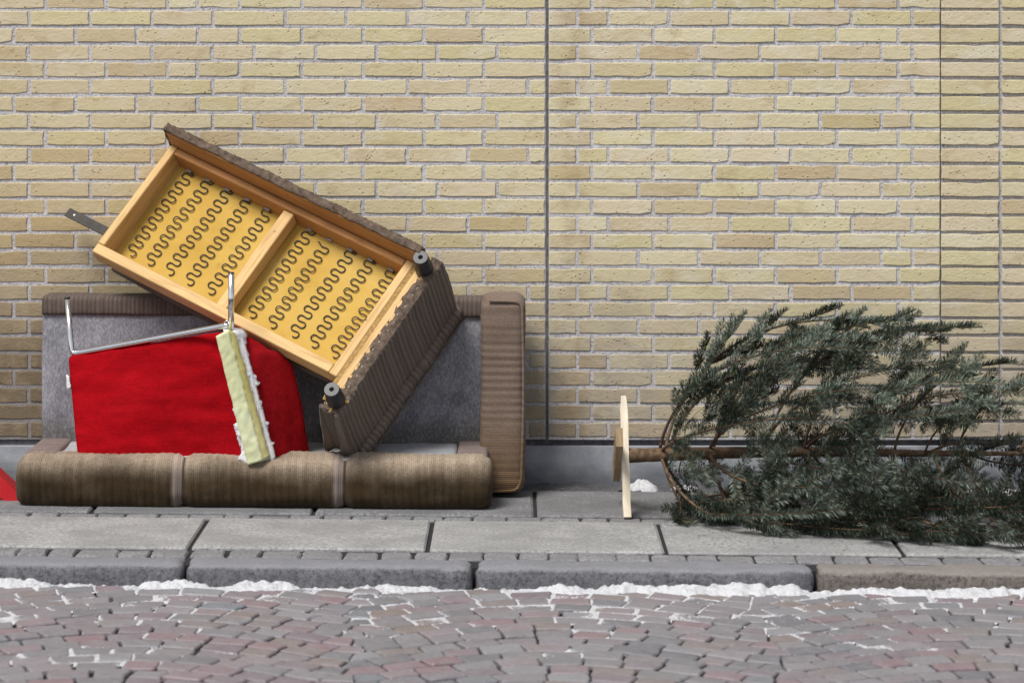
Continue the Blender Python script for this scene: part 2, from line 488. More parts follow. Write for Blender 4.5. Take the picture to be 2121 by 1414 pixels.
M['deck_cloth'] = m_plain('pale_grey_deck_cloth', (.40, .405, .425), .9, .2, 40, .001, spec=.15)
M['pine'] = m_wood('pine_wood', (.52, .31, .115), (.66, .44, .20), 1.0, (3, 40, 40))
M['pine_b'] = m_wood('pine_wood_cross', (.50, .29, .10), (.64, .42, .185), 1.0, (40, 3, 40))
M['pine_shaded'] = m_wood('shaded_pine_wood', (.33, .145, .045), (.43, .205, .07), 1.0, (3, 40, 40))  # darker pine: shadow on the upper boards put into the colour
M['chip'] = m_plain('chipboard', (.42, .26, .09), .9, .5, 90, .003)
M['foam_y'] = m_foam('yellow_foam', (.50, .30, .06), (.57, .365, .085), (.60, .41, .12))
M['foam_g'] = m_foam('pale_green_foam', (.60, .61, .34), (.68, .70, .43), (.74, .76, .52))
M['foam_y2'] = m_foam('torn_yellow_foam', (.56, .50, .17), (.64, .58, .24), (.70, .65, .32))
M['batting'] = m_plain('white_batting', (.78, .77, .80), .95, .15, 30, .006)
M['wire'] = m_plain('dark_spring_steel', (.018, .017, .018), .5, .3, 40, .0005, 0)
M['plastic'] = m_plain('black_plastic', (.022, .022, .026), .42, .3, 25, .0006, 0, .45)
M['hole'] = m_plain('leg_bore', (.006, .006, .006), .9, .1)
M['steel'] = m_plain('brown_steel_bar', (.035, .03, .026), .6, .4, 30, .001, .2)
M['chrome'] = m_plain('chrome', (.78, .78, .80), .16, .06, 12, .0001, 1.0, .5)
M['red_cloth'] = m_red_cloth()
M['red_worn'] = m_plain('worn_dull_red_cloth', (.29, .008, .012), .95, .3, 9, .002, 0, .02)
M['red_paint'] = m_plain('red_lacquer', (.50, .008, .014), .38, .15, 12, .0006, 0, .5)
M['needle'] = m_needle(); M['bark'] = m_bark()
M['stand_wood'] = m_wood('raw_stand_wood', (.55, .46, .33), (.68, .60, .47), 1.0, (30, 30, 4))
M['stand_wood_b'] = m_wood('weathered_stand_wood', (.20, .14, .075), (.30, .21, .12), 1.0, (30, 4, 4))
M['staple'] = m_plain('staple_steel', (.35, .34, .33), .5, .1, 10, .0001, .8)

SLOPE = 0.0095                      # the street falls gently to the right
def gz(x): return -SLOPE * x

# ================================================================== WALL
WY = 11.20
PXM = 531.6                          # measured: picture units per metre on the wall face, used to turn measured joints into metres
def wx(px): return (px - 1060.5) / PXM
COURSE = 35.5 / PXM
Z_BOT = 0.172
BH = 0.0535
brick_lib = {}
def brick_meshes(w, nvar=9):
    key = round(w, 3)
    if key in brick_lib: return brick_lib[key]
    out = []
    for q in range(nvar):
        pts = []
        nb = max(3, int(w / .045))
        def jit(s): return random.uniform(-s, s)
        for i in range(nb): pts.append((-w/2 + w*i/nb + (jit(.003) if i else 0), jit(.0014) + (.0012 if i == 0 else 0)))
        pts.append((w/2 + jit(.0008), jit(.001) + .0012)); pts.append((w/2 + jit(.0012), BH*.5)); 
        for i in range(nb): pts.append((w/2 - w*i/nb + (jit(.003) if i else 0), BH + jit(.0009) - (.001 if i == 0 else 0)))
        pts.append((-w/2 + jit(.0008), BH - .001 + jit(.001))); pts.append((-w/2 + jit(.0012), BH*.5))
        pts = [(px_ + jit(.0012), pz_ + jit(.0012)) for px_, pz_ in pts]
        if q % 3 == 0:                       # a chipped arris
            ci_ = random.randrange(len(pts)); px_, pz_ = pts[ci_]
            pts[ci_] = (px_*(.965 if abs(px_) > w*.4 else 1), BH/2 + (pz_ - BH/2)*.84)
        n = len(pts); v = []; f = []
        cx, cz = 0, BH/2
        for (x, z) in pts: v.append((x, .03, z))
        for (x, z) in pts: v.append((x, .0022 + jit(.0006), z))
        tl = [jit(.0012) for _ in range(3)]
        for (x, z) in pts:
            sx = (abs(x) - .0025) / abs(x) if abs(x) > .01 else 1
            zz = cz + (z - cz) * .92
            v.append((x * sx, tl[0] * x / w * 2 + tl[1] * (zz - cz) / BH, zz))
        for i in range(n):
            j = (i + 1) % n
            f.append((i, j, n + j, n + i)); f.append((n + i, n + j, 2*n + j, 2*n + i))
        f.append(tuple(2*n + i for i in range(n)))
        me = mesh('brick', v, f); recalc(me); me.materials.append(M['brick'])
        out.append(me)
    brick_lib[key] = out
    return out
CLASSES = [.058, .108, .150, .170, .228, .268]
def put_brick(parent, x0, x1, course, face_y, acc=None, dz=0):
    w = x1 - x0
    c = min(CLASSES, key=lambda q: abs(q - w))
    me = random.choice(brick_meshes(c))
    sc = w / c
    loc = Vector(((x0 + x1)/2, face_y + random.uniform(-.0016, .0016), Z_BOT + course*COURSE + random.uniform(-.0012, .0012) + dz))
    ry = random.uniform(-.004, .004)
    if acc is None:
        o = bpy.data.objects.new('brick', me); col.objects.link(o); o.parent = parent
        o.location = loc; o.scale = (sc, 1, 1); o.rotation_euler = (0, ry, 0)
    else:
        v0 = len(acc[0])
        rnd = random.random()
        for p in me.vertices:
            acc[0].append((loc.x + p.co.x*sc, loc.y + p.co.y, loc.z + p.co.z)); acc[2].append(rnd)
        for p in me.polygons: acc[1].append(tuple(v0 + q for q in p.vertices))
J = .0125
def course_bricks(edges):            # joint centre positions -> brick spans
    return [(a + J/2, b - J/2) for a, b in zip(edges[:-1], edges[1:])]
NC_VIS = 26                          # courses that the photograph shows
NC = 36
LEFT_ROWS = [[-33, 93, 219, 346, 408, 496, 625, 752, 878, 1002, 1128.5],
             [-68, 59, 186, 314, 440, 590, 717, 844, 970, 1094, 1129],
             [-100, 27, 155, 282, 409, 496, 625, 752, 878, 1002, 1128.5],
             [-69, 58, 186, 314, 440, 526, 653, 780, 906, 1030, 1129]]
MID_ROWS = [[1139, 1226, 1353, 1480, 1607, 1734, 1861, 1946],
            [1139, 1196, 1260, 1386, 1512, 1638, 1764, 1890, 1946],
            [1139, 1226, 1353, 1480, 1607, 1734, 1861, 1946],
            [1139, 1196, 1322, 1448, 1574, 1700, 1826, 1890, 1946]]
wall_l = empty('brick_wall', (-.98, WY, Z_BOT)); wall_m = empty('brick_wall', (.9, WY, Z_BOT)); wall_r = empty('brick_wall', (2.2, WY, Z_BOT))
tag(wall_l, 'yellow brick wall section behind the sofa, ending at the dark expansion joint', 'brick wall')
tag(wall_m, 'yellow brick wall section between the two vertical joints, above the fir tree trunk', 'brick wall')
tag(wall_r, 'narrow stack-bonded yellow brick pier whose vertical joints line up, beside the tree tip', 'brick wall')
def unparented(o, p):                # keep world placement while parenting to an unrotated empty
    o.parent = p; o.location = Vector(o.location) - Vector(p.location)
def add_section(parent, rows, face_y, x_lo, x_hi, extra_left=0, extra_right=0, stack=False):
    acc = ([], [], [])
    for cno in range(NC):
        row_from_top = (25 - cno) % 4                  # course 25 is the one cut by the top of the frame
        ed = [wx(p) for p in rows[row_from_top]]
        spans = course_bricks(ed)
        if rows is LEFT_ROWS: spans[-1] = (spans[-1][0], wx(1129))
        if not stack and rows is MID_ROWS: spans[0] = (wx(1137.5), spans[0][1]); spans[-1] = (spans[-1][0], wx(1946.5))
        for s in spans:
            vis = cno <= 25 and s[1] > -2.02 and s[0] < 2.02
            if vis:
                put_brick(parent, s[0], s[1], cno, face_y)
                o = col.objects[-1]; o.location = Vector(o.location) - Vector(parent.location)
            else: put_brick(parent, s[0], s[1], cno, face_y, acc)
        e = ed[0]
        for q in range(extra_left): put_brick(parent, e - .24 + J/2, e - J/2, cno, face_y, acc); e -= .24
        e = ed[-1]
        for q in range(extra_right): put_brick(parent, e + J/2, e + .24 - J/2, cno, face_y, acc); e += .24
    if acc[0]:
        me = mesh('outer_bricks', acc[0], acc[1]); vattr(me, 'rnd', acc[2])
        o = link('outer_bricks', me, M['brick']); unparented(o, parent); tag(o, kind='stuff')
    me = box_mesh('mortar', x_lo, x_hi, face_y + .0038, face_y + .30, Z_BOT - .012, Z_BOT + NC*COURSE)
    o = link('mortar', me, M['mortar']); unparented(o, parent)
add_section(wall_l, LEFT_ROWS, WY + .012, -4.0, wx(1130), extra_left=7)
add_section(wall_m, MID_ROWS, WY, wx(1136.5), wx(1947), 0, 0)
R_EDGES = [1946.5, 2072.5, 2199, 2326]
add_section(wall_r, [R_EDGES]*4, WY - .002, wx(1950.5), 4.2, 0, 6, stack=True)
# the right pier's joints are raked deeper: its mortar sits further back
for o in wall_r.children:
    if o.name.startswith('mortar'): o.location.y += .008
for nm, a, b, dep in (('expansion_joint', 1129.6, 1137, .016), ('expansion_joint', 1946.8, 1950.7, .012)):
    me = box_mesh(nm, wx(a), wx(b), WY + dep, WY + .25, Z_BOT - .03, Z_BOT + NC*COURSE)
    o = link(nm, me, M['sealant'])
    if a < 1500: unparented(o, wall_l)
    else: unparented(o, wall_m); me.materials[0] = M['joint_grey']

plinth = link('concrete_plinth', rounded_box('concrete_plinth', (-4.0, WY - .014, -.12), (4.2, WY + .3, .137), .006, (40, 2, 4)), M['concrete'])
tag(plinth, 'low grey concrete plinth along the foot of the brick wall, stained dark below', 'plinth')
bed = link('bed_joint', box_mesh('bed_joint', -4.0, 4.2, WY + .028, WY + .3, .125, Z_BOT - .008), M['sealant']); bed.parent = plinth

# ================================================================== PAVEMENT
pave = empty('pavement', (0, 0, 0)); tag(pave, kind='structure'); pave.rotation_euler = (0, SLOPE, 0)
base = link('pavement_base', box_mesh('pavement_base', -30, 30, 9.40, 11.18, -.3, -.012), M['joint'], pave)
# asphalt strip against the wall, uneven
def sheet(name, x0, x1, y0, y1, nx, ny, fz, mat, parent, smooth=True):
    v = []; f = []
    for j in range(ny + 1):
        for i in range(nx + 1):
            x = x0 + (x1 - x0)*i/nx; y = y0 + (y1 - y0)*j/ny
            v.append((x, y, fz(x, y)))
    for j in range(ny):
        for i in range(nx):
            a = j*(nx + 1) + i
            f.append((a, a + 1, a + nx + 2, a + nx + 1))
    return link(name, mesh(name, v, f), mat, parent, smooth)
sheet('asphalt_strip', -4, 4, 10.965, 11.19, 500, 16, lambda x, y: -.004 + .010*fbm(x*14, y*14) + .006*fbm(x*50, y*50, 3), M['asphalt'], pave)

def slab_mesh(w, d, t=.05, seedv=0):
    rr = random.Random(seedv)
    me = box_mesh('paving_slab', -w/2, w/2, -d/2, d/2, -t, 0, .007, 1)
    for v in me.vertices:
        v.co.x += rr.uniform(-.003, .003); v.co.y += rr.uniform(-.002, .002)
    return me
def row(joints, y0, y1, mat, tilt):
    for i, (a, b) in enumerate(zip(joints[:-1], joints[1:])):
        w = b - a - .014
        me = slab_mesh(w, y1 - y0 - .010, .05, i)
        o = link('paving_slab', me, mat, pave)
        o.location = ((a + b)/2, (y0 + y1)/2, random.uniform(-.0015, .0015))
        o.rotation_euler = (random.uniform(-.002, .002), random.uniform(-.002, .002), random.uniform(-.002, .002))
SL = .803
j1 = [.083 + SL*k for k in range(-5, 5)]
row(j1, 10.388, 10.965, M['slab_b'], 0)
j2 = [-.284 + SL*k for k in range(-4, 5)]
row(j2, 9.668, 10.272, M['slab_a'], 0)
def outline_block(pts, zlo, zedge, ztop, inset, crown, name, jitter=.0):
    """small stone from its plan outline: skirt, worn shoulder, slightly crowned top"""
    n = len(pts); cx = sum(p[0] for p in pts)/n; cy = sum(p[1] for p in pts)/n
    v = [(p[0], p[1], zlo) for p in pts] + [(p[0], p[1], zedge + random.uniform(-jitter, jitter)) for p in pts]
    v += [(cx + (p[0] - cx)*inset, cy + (p[1] - cy)*inset, ztop + random.uniform(-jitter, jitter)) for p in pts] + [(cx, cy, ztop + crown)]
    f = []
    for i in range(n):
        j = (i + 1) % n
        f += [(i, j, n + j, n + i), (n + i, n + j, 2*n + j, 2*n + i), (2*n + i, 2*n + j, 3*n)]
    return v, f
def sett_row(y0, y1, x0, x1):
    x = x0
    while x < x1:
        w = random.uniform(.095, .14); g = random.choice([.002, .003, .005, .008, .014]) 
        a, b = x + g/2, x + w - g/2
        c = lambda s: random.uniform(-s, s)
        pts = []
        cs = [(a, y0 + .004), (b, y0 + .004), (b, y1 - .004), (a, y1 - .004)]
        for q in range(4):
            p0 = cs[q]; p1 = cs[(q + 1) % 4]
            pts.append((p0[0]*.94 + p1[0]*.06 + c(.005), p0[1] + (p1[1]-p0[1])*.06 + c(.003)))
            pts.append(((p0[0] + p1[0])/2 + c(.003), (p0[1] + p1[1])/2 + c(.003)))
            pts.append((p0[0]*.06 + p1[0]*.94 + c(.004), p0[1]*.06 + p1[1]*.94 + c(.003)))
        v, f = outline_block(pts, -.05, -.008, random.uniform(-.004, .0), .9, .001, 'sett', .001)
        ox, oy = (a + b)/2, (y0 + y1)/2
        me = mesh('sett', [(p[0]-ox, p[1]-oy, p[2]) for p in v], f)
        vattr(me, 'rnd', [random.choice([.2, .52, .55, .78, .18, .5, .66, .95])]*len(v))
        o = link('sett', me, M['sett_pale'], pave); o.location = (ox, oy, random.uniform(-.002, .001))
        x += w
kk = m_slab('pale_worn_sett', (.30, .295, .305), 0); M['sett_pale'] = kk
sett_row(10.276, 10.352, -2.35, 2.35)
sett_row(9.510, 9.632, -2.35, 2.35)
KY0, KY1 = 9.335, 9.506
kj = [-2.75, -1.066, -.124, .990, 2.75]
for i, (a, b) in enumerate(zip(kj[:-1], kj[1:])):
    sd = i*3.7
    def dsp(p, nr, sd=sd):
        return .007*fbm(p[0]*5 + sd, p[1]*9, p[2]*9) + .005*fbm(p[0]*26, p[1]*26 + sd, p[2]*26)
    me = rounded_box('kerb_stone', (a + .006, KY0, -.20), (b - .006, KY1, .0), .030, (int((b-a)/.022), 8, 10), dsp)
    o = link('kerb_stone', me, M['kerb_red'] if i == 3 else M['kerb'], pave, smooth=True)

# ================================================================== ROAD
RZ = -.068
road = empty('road', (0, 0, 0)); tag(road, kind='structure'); road.rotation_euler = (0, SLOPE, 0)
link('road_base', box_mesh('road_base', -40, 40, -30, KY0 + .02, RZ - .3, RZ - .012), M['joint'], road)
PIT, HALF, AMP = .099, .62, .30
def arch(x):                         # segmental arches, continuous from bay to bay
    c = math.cos(math.pi*(x - .15)/(2*HALF))
    return AMP*math.sqrt(c*c + .03)
def arch_d(x): return (arch(x + .002) - arch(x - .002))/.004
stones = []
for jr in range(-22, 24):
    y_c = 7.9 + jr*PIT; x = -2.75 + random.uniform(0, .1); cuts = []
    while x < 2.8:
        cuts.append((x, random.uniform(-.012, .012)))
        x += random.uniform(.095, .138)/math.sqrt(1 + .8*arch_d(x)**2)
    def pt(x, s, t):
        gd = arch_d(x); xx = x + t*s - .75*gd*PIT/(1 + gd*gd)*s
        return (xx, y_c + s*PIT + arch(xx))
    for (a, ta), (b, tb) in zip(cuts[:-1], cuts[1:]):
        q = (pt(a, 0, ta), pt(b, 0, tb), pt(b, 1, tb), pt(a, 1, ta))
        mx = sum(p[0] for p in q)/4; my = sum(p[1] for p in q)/4
        if -2.6 < mx < 2.6 and 6.9 < my < KY0 - .02: stones.append((mx, my, q))
vis_idx = [i for i, s in enumerate(stones) if abs(s[0]) < .1781*s[1] - .02 and s[1] > 7.93]
vis_idx.sort(key=lambda i: stones[i][1])
single = set(vis_idx[:300])
acc_v, acc_f, acc_r = [], [], []
for i, (mx, my, q) in enumerate(stones):
    sh = random.uniform(.905, .96)
    pts = []
    for e in range(4):
        p0 = q[e]; p1 = q[(e + 1) % 4]
        c = lambda s: random.uniform(-s, s)
        for t in (.06, .5, .94):
            x = p0[0] + (p1[0]-p0[0])*t; y = p0[1] + (p1[1]-p0[1])*t
            pts.append((mx + (x - mx)*sh + c(.0026), min(KY0 - .004, my + (y - my)*sh + c(.0026))))
    top = random.uniform(-.003, .003); tx, ty = random.uniform(-.025, .025), random.uniform(-.025, .025)
    v, f = outline_block(pts, -.05, -.0045, 0, .93, .001, 'cobble', .0008)
    v = [(p[0], p[1], RZ + p[2] + (top + tx*(p[0]-mx) + ty*(p[1]-my) if p[2] > -.04 else 0)) for p in v]
    rnd = random.random()
    if i in single:
        me = mesh('cobble', [(p[0]-mx, p[1]-my, p[2]) for p in v], f); vattr(me, 'rnd', [rnd]*len(v))
        o = link('cobble', me, M['cobble'], road, smooth=False); o.location = (mx, my, 0)
    else:
        n0 = len(acc_v); acc_v += v; acc_f += [tuple(n0 + k for k in t) for t in f]; acc_r += [rnd]*len(v)
me = mesh('outer_cobbles', acc_v, acc_f); vattr(me, 'rnd', acc_r)
tag(link('outer_cobbles', me, M['cobble'], road), kind='stuff')

# snow packed into the joints of the setts
def snow_amount(x, y):
    d = KY0 - y
    a = fbm(x*2.2, y*3.2, 5.0)*.5 + fbm(x*9, y*14, 1.0)*.28
    return a + .31 - .50*d + (.16 if d > .9 and x < -.3 else 0)
nx, ny = 960, 300
X0, X1, Y0, Y1 = -2.5, 2.5, 7.7, KY0 - .002
v = []; keep = np.zeros((ny + 1, nx + 1), bool); amt = np.zeros((ny + 1, nx + 1))
for j in range(0, ny + 1, 4):
    for i in range(0, nx + 1, 4):
        amt[j, i] = snow_amount(X0 + (X1-X0)*i/nx, Y0 + (Y1-Y0)*j/ny)
ci = np.arange(0, nx + 1, 4); cj = np.arange(0, ny + 1, 4)
sub = amt[::4, ::4]
tmp = np.array([np.interp(np.arange(nx + 1), ci, sub[r]) for r in range(sub.shape[0])])
amt = np.array([np.interp(np.arange(ny + 1), cj, tmp[:, c]) for c in range(nx + 1)]).T
amt += rng.normal(0, .06, amt.shape)
xs = np.linspace(X0, X1, nx + 1); ys = np.linspace(Y0, Y1, ny + 1)
XX, YY = np.meshgrid(xs, ys)
ZZ = RZ - .0125 + np.clip(amt*.06, 0, .0095) + rng.normal(0, .0008, amt.shape)
good = amt > .02
idm = -np.ones(amt.shape, int)
cells = good[:-1, :-1] & good[1:, :-1] & good[:-1, 1:] & good[1:, 1:]
used = np.zeros(amt.shape, bool)
used[:-1, :-1] |= cells; used[1:, :-1] |= cells; used[:-1, 1:] |= cells; used[1:, 1:] |= cells
idm[used] = np.arange(used.sum())
vv = np.stack([XX[used], YY[used], ZZ[used]], 1)
cj_, ci_ = np.nonzero(cells)
ff = np.stack([idm[cj_, ci_], idm[cj_, ci_+1], idm[cj_+1, ci_+1], idm[cj_+1, ci_]], 1)
js = link('joint_snow', mesh('joint_snow', vv.tolist(), ff.tolist()), M['snow'], None, smooth=True)
js.rotation_euler = (0, SLOPE, 0)
tag(js, 'thin white snow packed in the joints between the road cobbles', 'snow', kind='stuff')

# ridge of old snow along the kerb
def ridge():
    n = 1100; m = 12; v = []; f = []
    for i in range(n + 1):
        x = -2.6 + 5.2*i/n
        h = .010 + .021*fbm(x*2.3, .3, 2) + .012*fbm(x*9, 4.2, 1) + .002*fbm(x*30, 1.7)
        for gx, gw in ((-.60, .08), (-1.25, .05), (-.20, .05), (-.09, .05), (.02, .03), (.99, .05)):
            h -= .035*math.exp(-((x - gx)/gw)**2)
        h = max(-.004, min(.058, h))
        wdt = .065 + .055*fbm(x*3.1, 8.0) + .035*fbm(x*17, 3.0) + .5*h
        wdt = max(.008, wdt)
        for k in range(m + 1):
            t = k/m
            y = KY0 + .006 - t*wdt
            z = RZ - .012 + (h + .014)*(1 - t**1.8)**.75 + .009*fbm(x*28, y*28, 2)*(1 - t*.7) + .004*fbm(x*75, y*75)
            if k == m: z = RZ - .025
            v.append((x, y, z))
    for i in range(n):
        for k in range(m):
            a = i*(m + 1) + k
            f.append((a, a + 1, a + m + 2, a + m + 1))
    return mesh('kerb_snow', v, f)
ks = link('kerb_snow', ridge(), M['snow'], None, smooth=True); recalc(ks.data); ks.rotation_euler = (0, SLOPE, 0)
tag(ks, 'ragged ridge of old white snow lying along the foot of the kerb', 'snow', kind='stuff')
def snow_heap(x, y, rx, ry, h, label, sd):
    v = []; f = []; nr, na = 9, 40
    for i in range(nr + 1):
        for k in range(na):
            an = 2*math.pi*k/na; t = i/nr
            e = 1 + .35*fbm(math.cos(an)*2 + sd, math.sin(an)*2, sd) + .18*fbm(math.cos(an)*7 + sd, math.sin(an)*7)
            px, py = rx*t*e*math.cos(an), ry*t*e*math.sin(an)
            v.append((px, py, h*(1 - t**1.4)*(1 + .5*fbm(px*30 + sd, py*30, 1)) - .008*(t > .99) + .004))
    for i in range(nr):
        for k in range(na):
            a = i*na + k; b = i*na + (k + 1) % na
            f.append((a, b, b + na, a + na))
    o = link('snow_patch', mesh('snow_patch', v, f), M['snow'], None, smooth=True)
    o.location = (x, y, gz(x)); tag(o, label, 'snow')
snow_heap(.495, 11.03, .060, .05, .034, 'small white snow heap against the plinth behind the cut trunk end', 1.3)
snow_heap(.66, 11.05, .05, .03, .008, 'thin snow smear at the plinth beside the snow heap', 4.1)
snow_heap(1.86, 11.00, .14, .07, .014, 'thin snow patch at the plinth behind the tree tip', 7.7)

# ================================================================== SOFA
sofa = empty('sofa', (-.94, 10.75, 0)); sofa.rotation_euler = (0, .006, 0)
tag(sofa, 'brown corduroy sofa stripped of cushions, its grey lining bare, against the wall', 'sofa')
SO = Vector(sofa.location)
def sp(o):
    o.parent = sofa
    for v in o.data.vertices: v.co -= SO
    return o
def rib(A, sc): return .45*math.sin(A*sc*6.283) + .4*noise.noise(Vector((A*sc*.7, 5, 0)))
# front rail: fat upholstered roll in three seamed lengths
def roll_mesh():
    x0, x1 = -1.815, -.073
    seams = (-1.200, -.612)
    n = 760; m = 44
    cy, cz = 10.585, .094; hy, hz, rr = .118, .1, .085
    v = []; f = []
    for i in range(n + 1):
        x = x0 + (x1 - x0)*i/n
        e = min(x - x0, x1 - x); er = .055
        shrink = 0 if e > er else er - math.sqrt(max(0, er*er - (er - e)**2))
        d = shrink*.9
        for s in seams:
            q = abs(x - s)
            if q < .04: d += .017*(1 - (q/.04))**1.8
            q2 = abs(x - s + .036)
            if q2 < .01: d += .004*(1 - q2/.01)
        r_ = .0022*rib(x, 34)
        for k in range(m):
            an = 2*math.pi*k/m
            c, s_ = math.cos(an), math.sin(an)
            # rounded rectangle by superellipse
            p = 3.0
            den = (abs(c)**p + abs(s_)**p)**(1/p)
            yy, zz = hy*c/den, hz*s_/den
            L = math.hypot(yy, zz)
            ext = r_ - d + .010*fbm(x*3.5, math.cos(an)*1.2, math.sin(an)*1.2) 
            yy += yy/L*ext; zz += zz/L*ext
            v.append((x, cy + yy, max(.003, cz + zz)))
    for i in range(n):
        for k in range(m):
            a = i*m + k; b = i*m + (k + 1) % m
            f.append((a, b, b + m, a + m))
    f.append(tuple(range(m))); f.append(tuple(n*m + k for k in range(m - 1, -1, -1)))
    me = mesh('front_rail', v, f); recalc(me)
    return me
sp(link('front_rail', roll_mesh(), M['cord_roll'], None, True))
# back: board with lining, brown band along the top
sp(link('backrest', rounded_box('backrest', (-1.797, 10.955, .06), (-.09, 11.14, .728), .022, (60, 6, 24), lambda p, n: .004*fbm(p[0]*3, p[1]*3, p[2]*3)), M['lining'], None, True))
def band_d(p, n): return .003*fbm(p[0]*9, p[2]*9) + .0010*rib(p[0], 60)
sp(link('top_band', rounded_box('top_band', (-1.799, 10.944, .662), (-.088, 11.146, .736), .012, (420, 5, 5), band_d), M['cord_band'], None, True))
# seat deck
sp(link('seat_deck', rounded_box('seat_deck', (-1.70, 10.55, .04), (-.205, 10.955, .192), .012, (60, 14, 5), lambda p, n: (-.006 + .008*fbm(p[0]*4, p[1]*4)) if n[2] > .5 else 0), M['deck_cloth'], None, True))
for a, b in ((-1.795, -1.672), (-.206, -.09)):
    sp(link('deck_edge', rounded_box('deck_edge', (a, 10.56, .04), (b, 10.95, .197), .016, (10, 60, 6), lambda p, n: .0025*rib(p[1], 60)), M['cord_deck'], None, True))
# right arm with piping
def arm_d(p, n):
    return .0012*rib(p[2], 36) + .006*fbm(p[0]*4, p[1]*4, p[2]*3) + (.006*math.cos((p[2] - .39)*3.6) if n[1] < -.5 else 0)
sp(link('arm', rounded_box('arm', (-.122, 10.775, .022), (.046, 11.13, .750), .040, (12, 14, 190), arm_d), M['cord_arm'], None, True))
pp = []
for t in range(0, 60):
    u = t/59
    if u < .12: q = u/.12; pp.append((-.09 + .098*q, 10.776, .744 - .004*q))
    elif u < .2: q = (u - .12)/.08; pp.append((.008 + .026*math.sin(q*1.57), 10.776, .740 - .03*(1 - math.cos(q*1.57))))
    elif u < .86: q = (u - .2)/.66; pp.append((.034 + .006*math.sin(q*3.1), 10.771, .710 - .627*q))
    elif u < .93: q = (u - .86)/.07; pp.append((.034 - .035*(1 - math.cos(q*1.57)), 10.774, .083 - .05*math.sin(q*1.57)))
    else: q = (u - .93)/.07; pp.append((-.001 - .10*q, 10.776, .033 - .004*q))
pv, pf = tube_data(pp, .0055, 8)
sp(link('piping', mesh('piping', pv, pf), M['cord_arm'], None, True))

# ================================================================== UPTURNED BASE OF A SETTEE
RM = Matrix(((0.841274, 0.523009, -0.136820), (-0.392081, 0.416034, -0.820481), (-0.372197, 0.743894, 0.555060)))
fr = empty('upturned_settee_base', (-1.5861, 10.8833, .9161)); fr.rotation_mode = 'QUATERNION'; fr.rotation_quaternion = RM.to_quaternion()
tag(fr, 'upturned settee base showing yellow foam and zigzag springs, leaning on the sofa', 'settee base')
def fb(name, x0, x1, y0, y1, z0, z1, mat, bev=.003): return link(name, box_mesh(name, x0, x1, y0, y1, z0, z1, bev), M[mat], fr)
fb('rail', -.006, 1.092, 0, .040, -.075, 0, 'pine')                    # lower long rail
fb('rail', -.008, .022, .042, .528, -.105, .001, 'pine_b')            # left end rail
fb('rail', .022, 1.09, .500, .528, -.105, -.004, 'pine_shaded')         # upper long rail
fb('rail', .546, .592, .041, .4985, -.080, -.018, 'pine_b')           # middle cross rail
fb('rail', 1.094, 1.128, -.002, .528, -.105, .0, 'pine_b')            # right end rail
fb('chipboard_edge', 1.1285, 1.146, -.03, .53, -.10, -.003, 'chip', .001)
fb('end_board', 1.1465, 1.205, -.115, .56, -.31, .001, 'pine_b')
# upper side board: bare pine inside, cord cloth wrapped round its free edge and outer face
fb('side_board', -.012, 1.165, .530, .548, -.11, .088, 'pine_shaded', .002)
def sbd(p, n): return .004*fbm(p[0]*16, p[1]*30, p[2]*30) + .003*rib(p[0], 90)
link('side_cover', rounded_box('side_cover', (-.018, .5485, -.11), (1.17, .568, .098), .009, (160, 3, 14), sbd), M['fuzz'], fr, True)
link('cover_fold', rounded_box('cover_fold', (-.018, .530, .0885), (1.165, .5605, .102), .0065, (200, 4, 3), lambda p, n: .006*fbm(p[0]*18, p[1]*25, 1)), M['fuzz'], fr, True)
link('cover_fold', rounded_box('cover_fold', (-.024, .528, -.02), (-.013, .566, .102), .005, (3, 6, 14), lambda p, n: .005*fbm(p[0]*18, p[1]*35, p[2]*30)), M['fuzz'], fr, True)
# foam sheet and springs
def foam_sheet(x0, x1):
    v = []; f = []; nx, ny = 40, 30
    for j in range(ny + 1):
        for i in range(nx + 1):
            x = x0 + (x1 - x0)*i/nx; y = .03 + .48*j/ny
            v.append((x, y, -.0975 + .003*fbm(x*5, y*5, 2) ))
    for j in range(ny):
        for i in range(nx):
            a = j*(nx + 1) + i; f.append((a, a + 1, a + nx + 2, a + nx + 1))
    n = len(v); v += [(p[0], p[1], -.145) for p in v]
    bd = [i for i in range(nx + 1)] + [j*(nx + 1) + nx for j in range(1, ny + 1)] + [ny*(nx + 1) + i for i in range(nx - 1, -1, -1)] + [j*(nx + 1) for j in range(ny - 1, 0, -1)]
    f += [(n + a, n + d, n + c, n + b) for a, b, c, d in f[:nx*ny]]
    for a, b in zip(bd, bd[1:] + bd[:1]): f.append((a, n + a, n + b, b))
    me = mesh('foam', v, f); recalc(me); return me
link('foam', foam_sheet(.0, 1.12), M['foam_y'], fr, True)
link('seat_cover', rounded_box('seat_cover', (.01, .02, -.20), (1.12, .51, -.147), .02, (6, 4, 3)), M['cord_panel'], fr, True)
spring_me = None
def spring_mesh(seedv, y0=.086, y1=.498):
    rr = random.Random(seedv)
    per = .0445; nper = (y1 - y0)/per; pts = []
    N = int(nper*20); ph0 = rr.uniform(0, .4)
    for i in range(N + 1):
        t = 2*math.pi*nper*i/N + ph0
        y = y0 + (y1 - y0)*i/N - .0056*math.sin(2*t)
        x = .0225*math.sin(t)
        pts.append((x + .002*math.sin(y*14 + seedv), y, .0))
    pts.append((pts[-1][0] - .008, pts[-1][1] + .004, .004)); pts.append((pts[-1][0] - .006, pts[-1][1] - .002, .006))
    return mesh('spring', *tube_data(pts, .0024, 7))
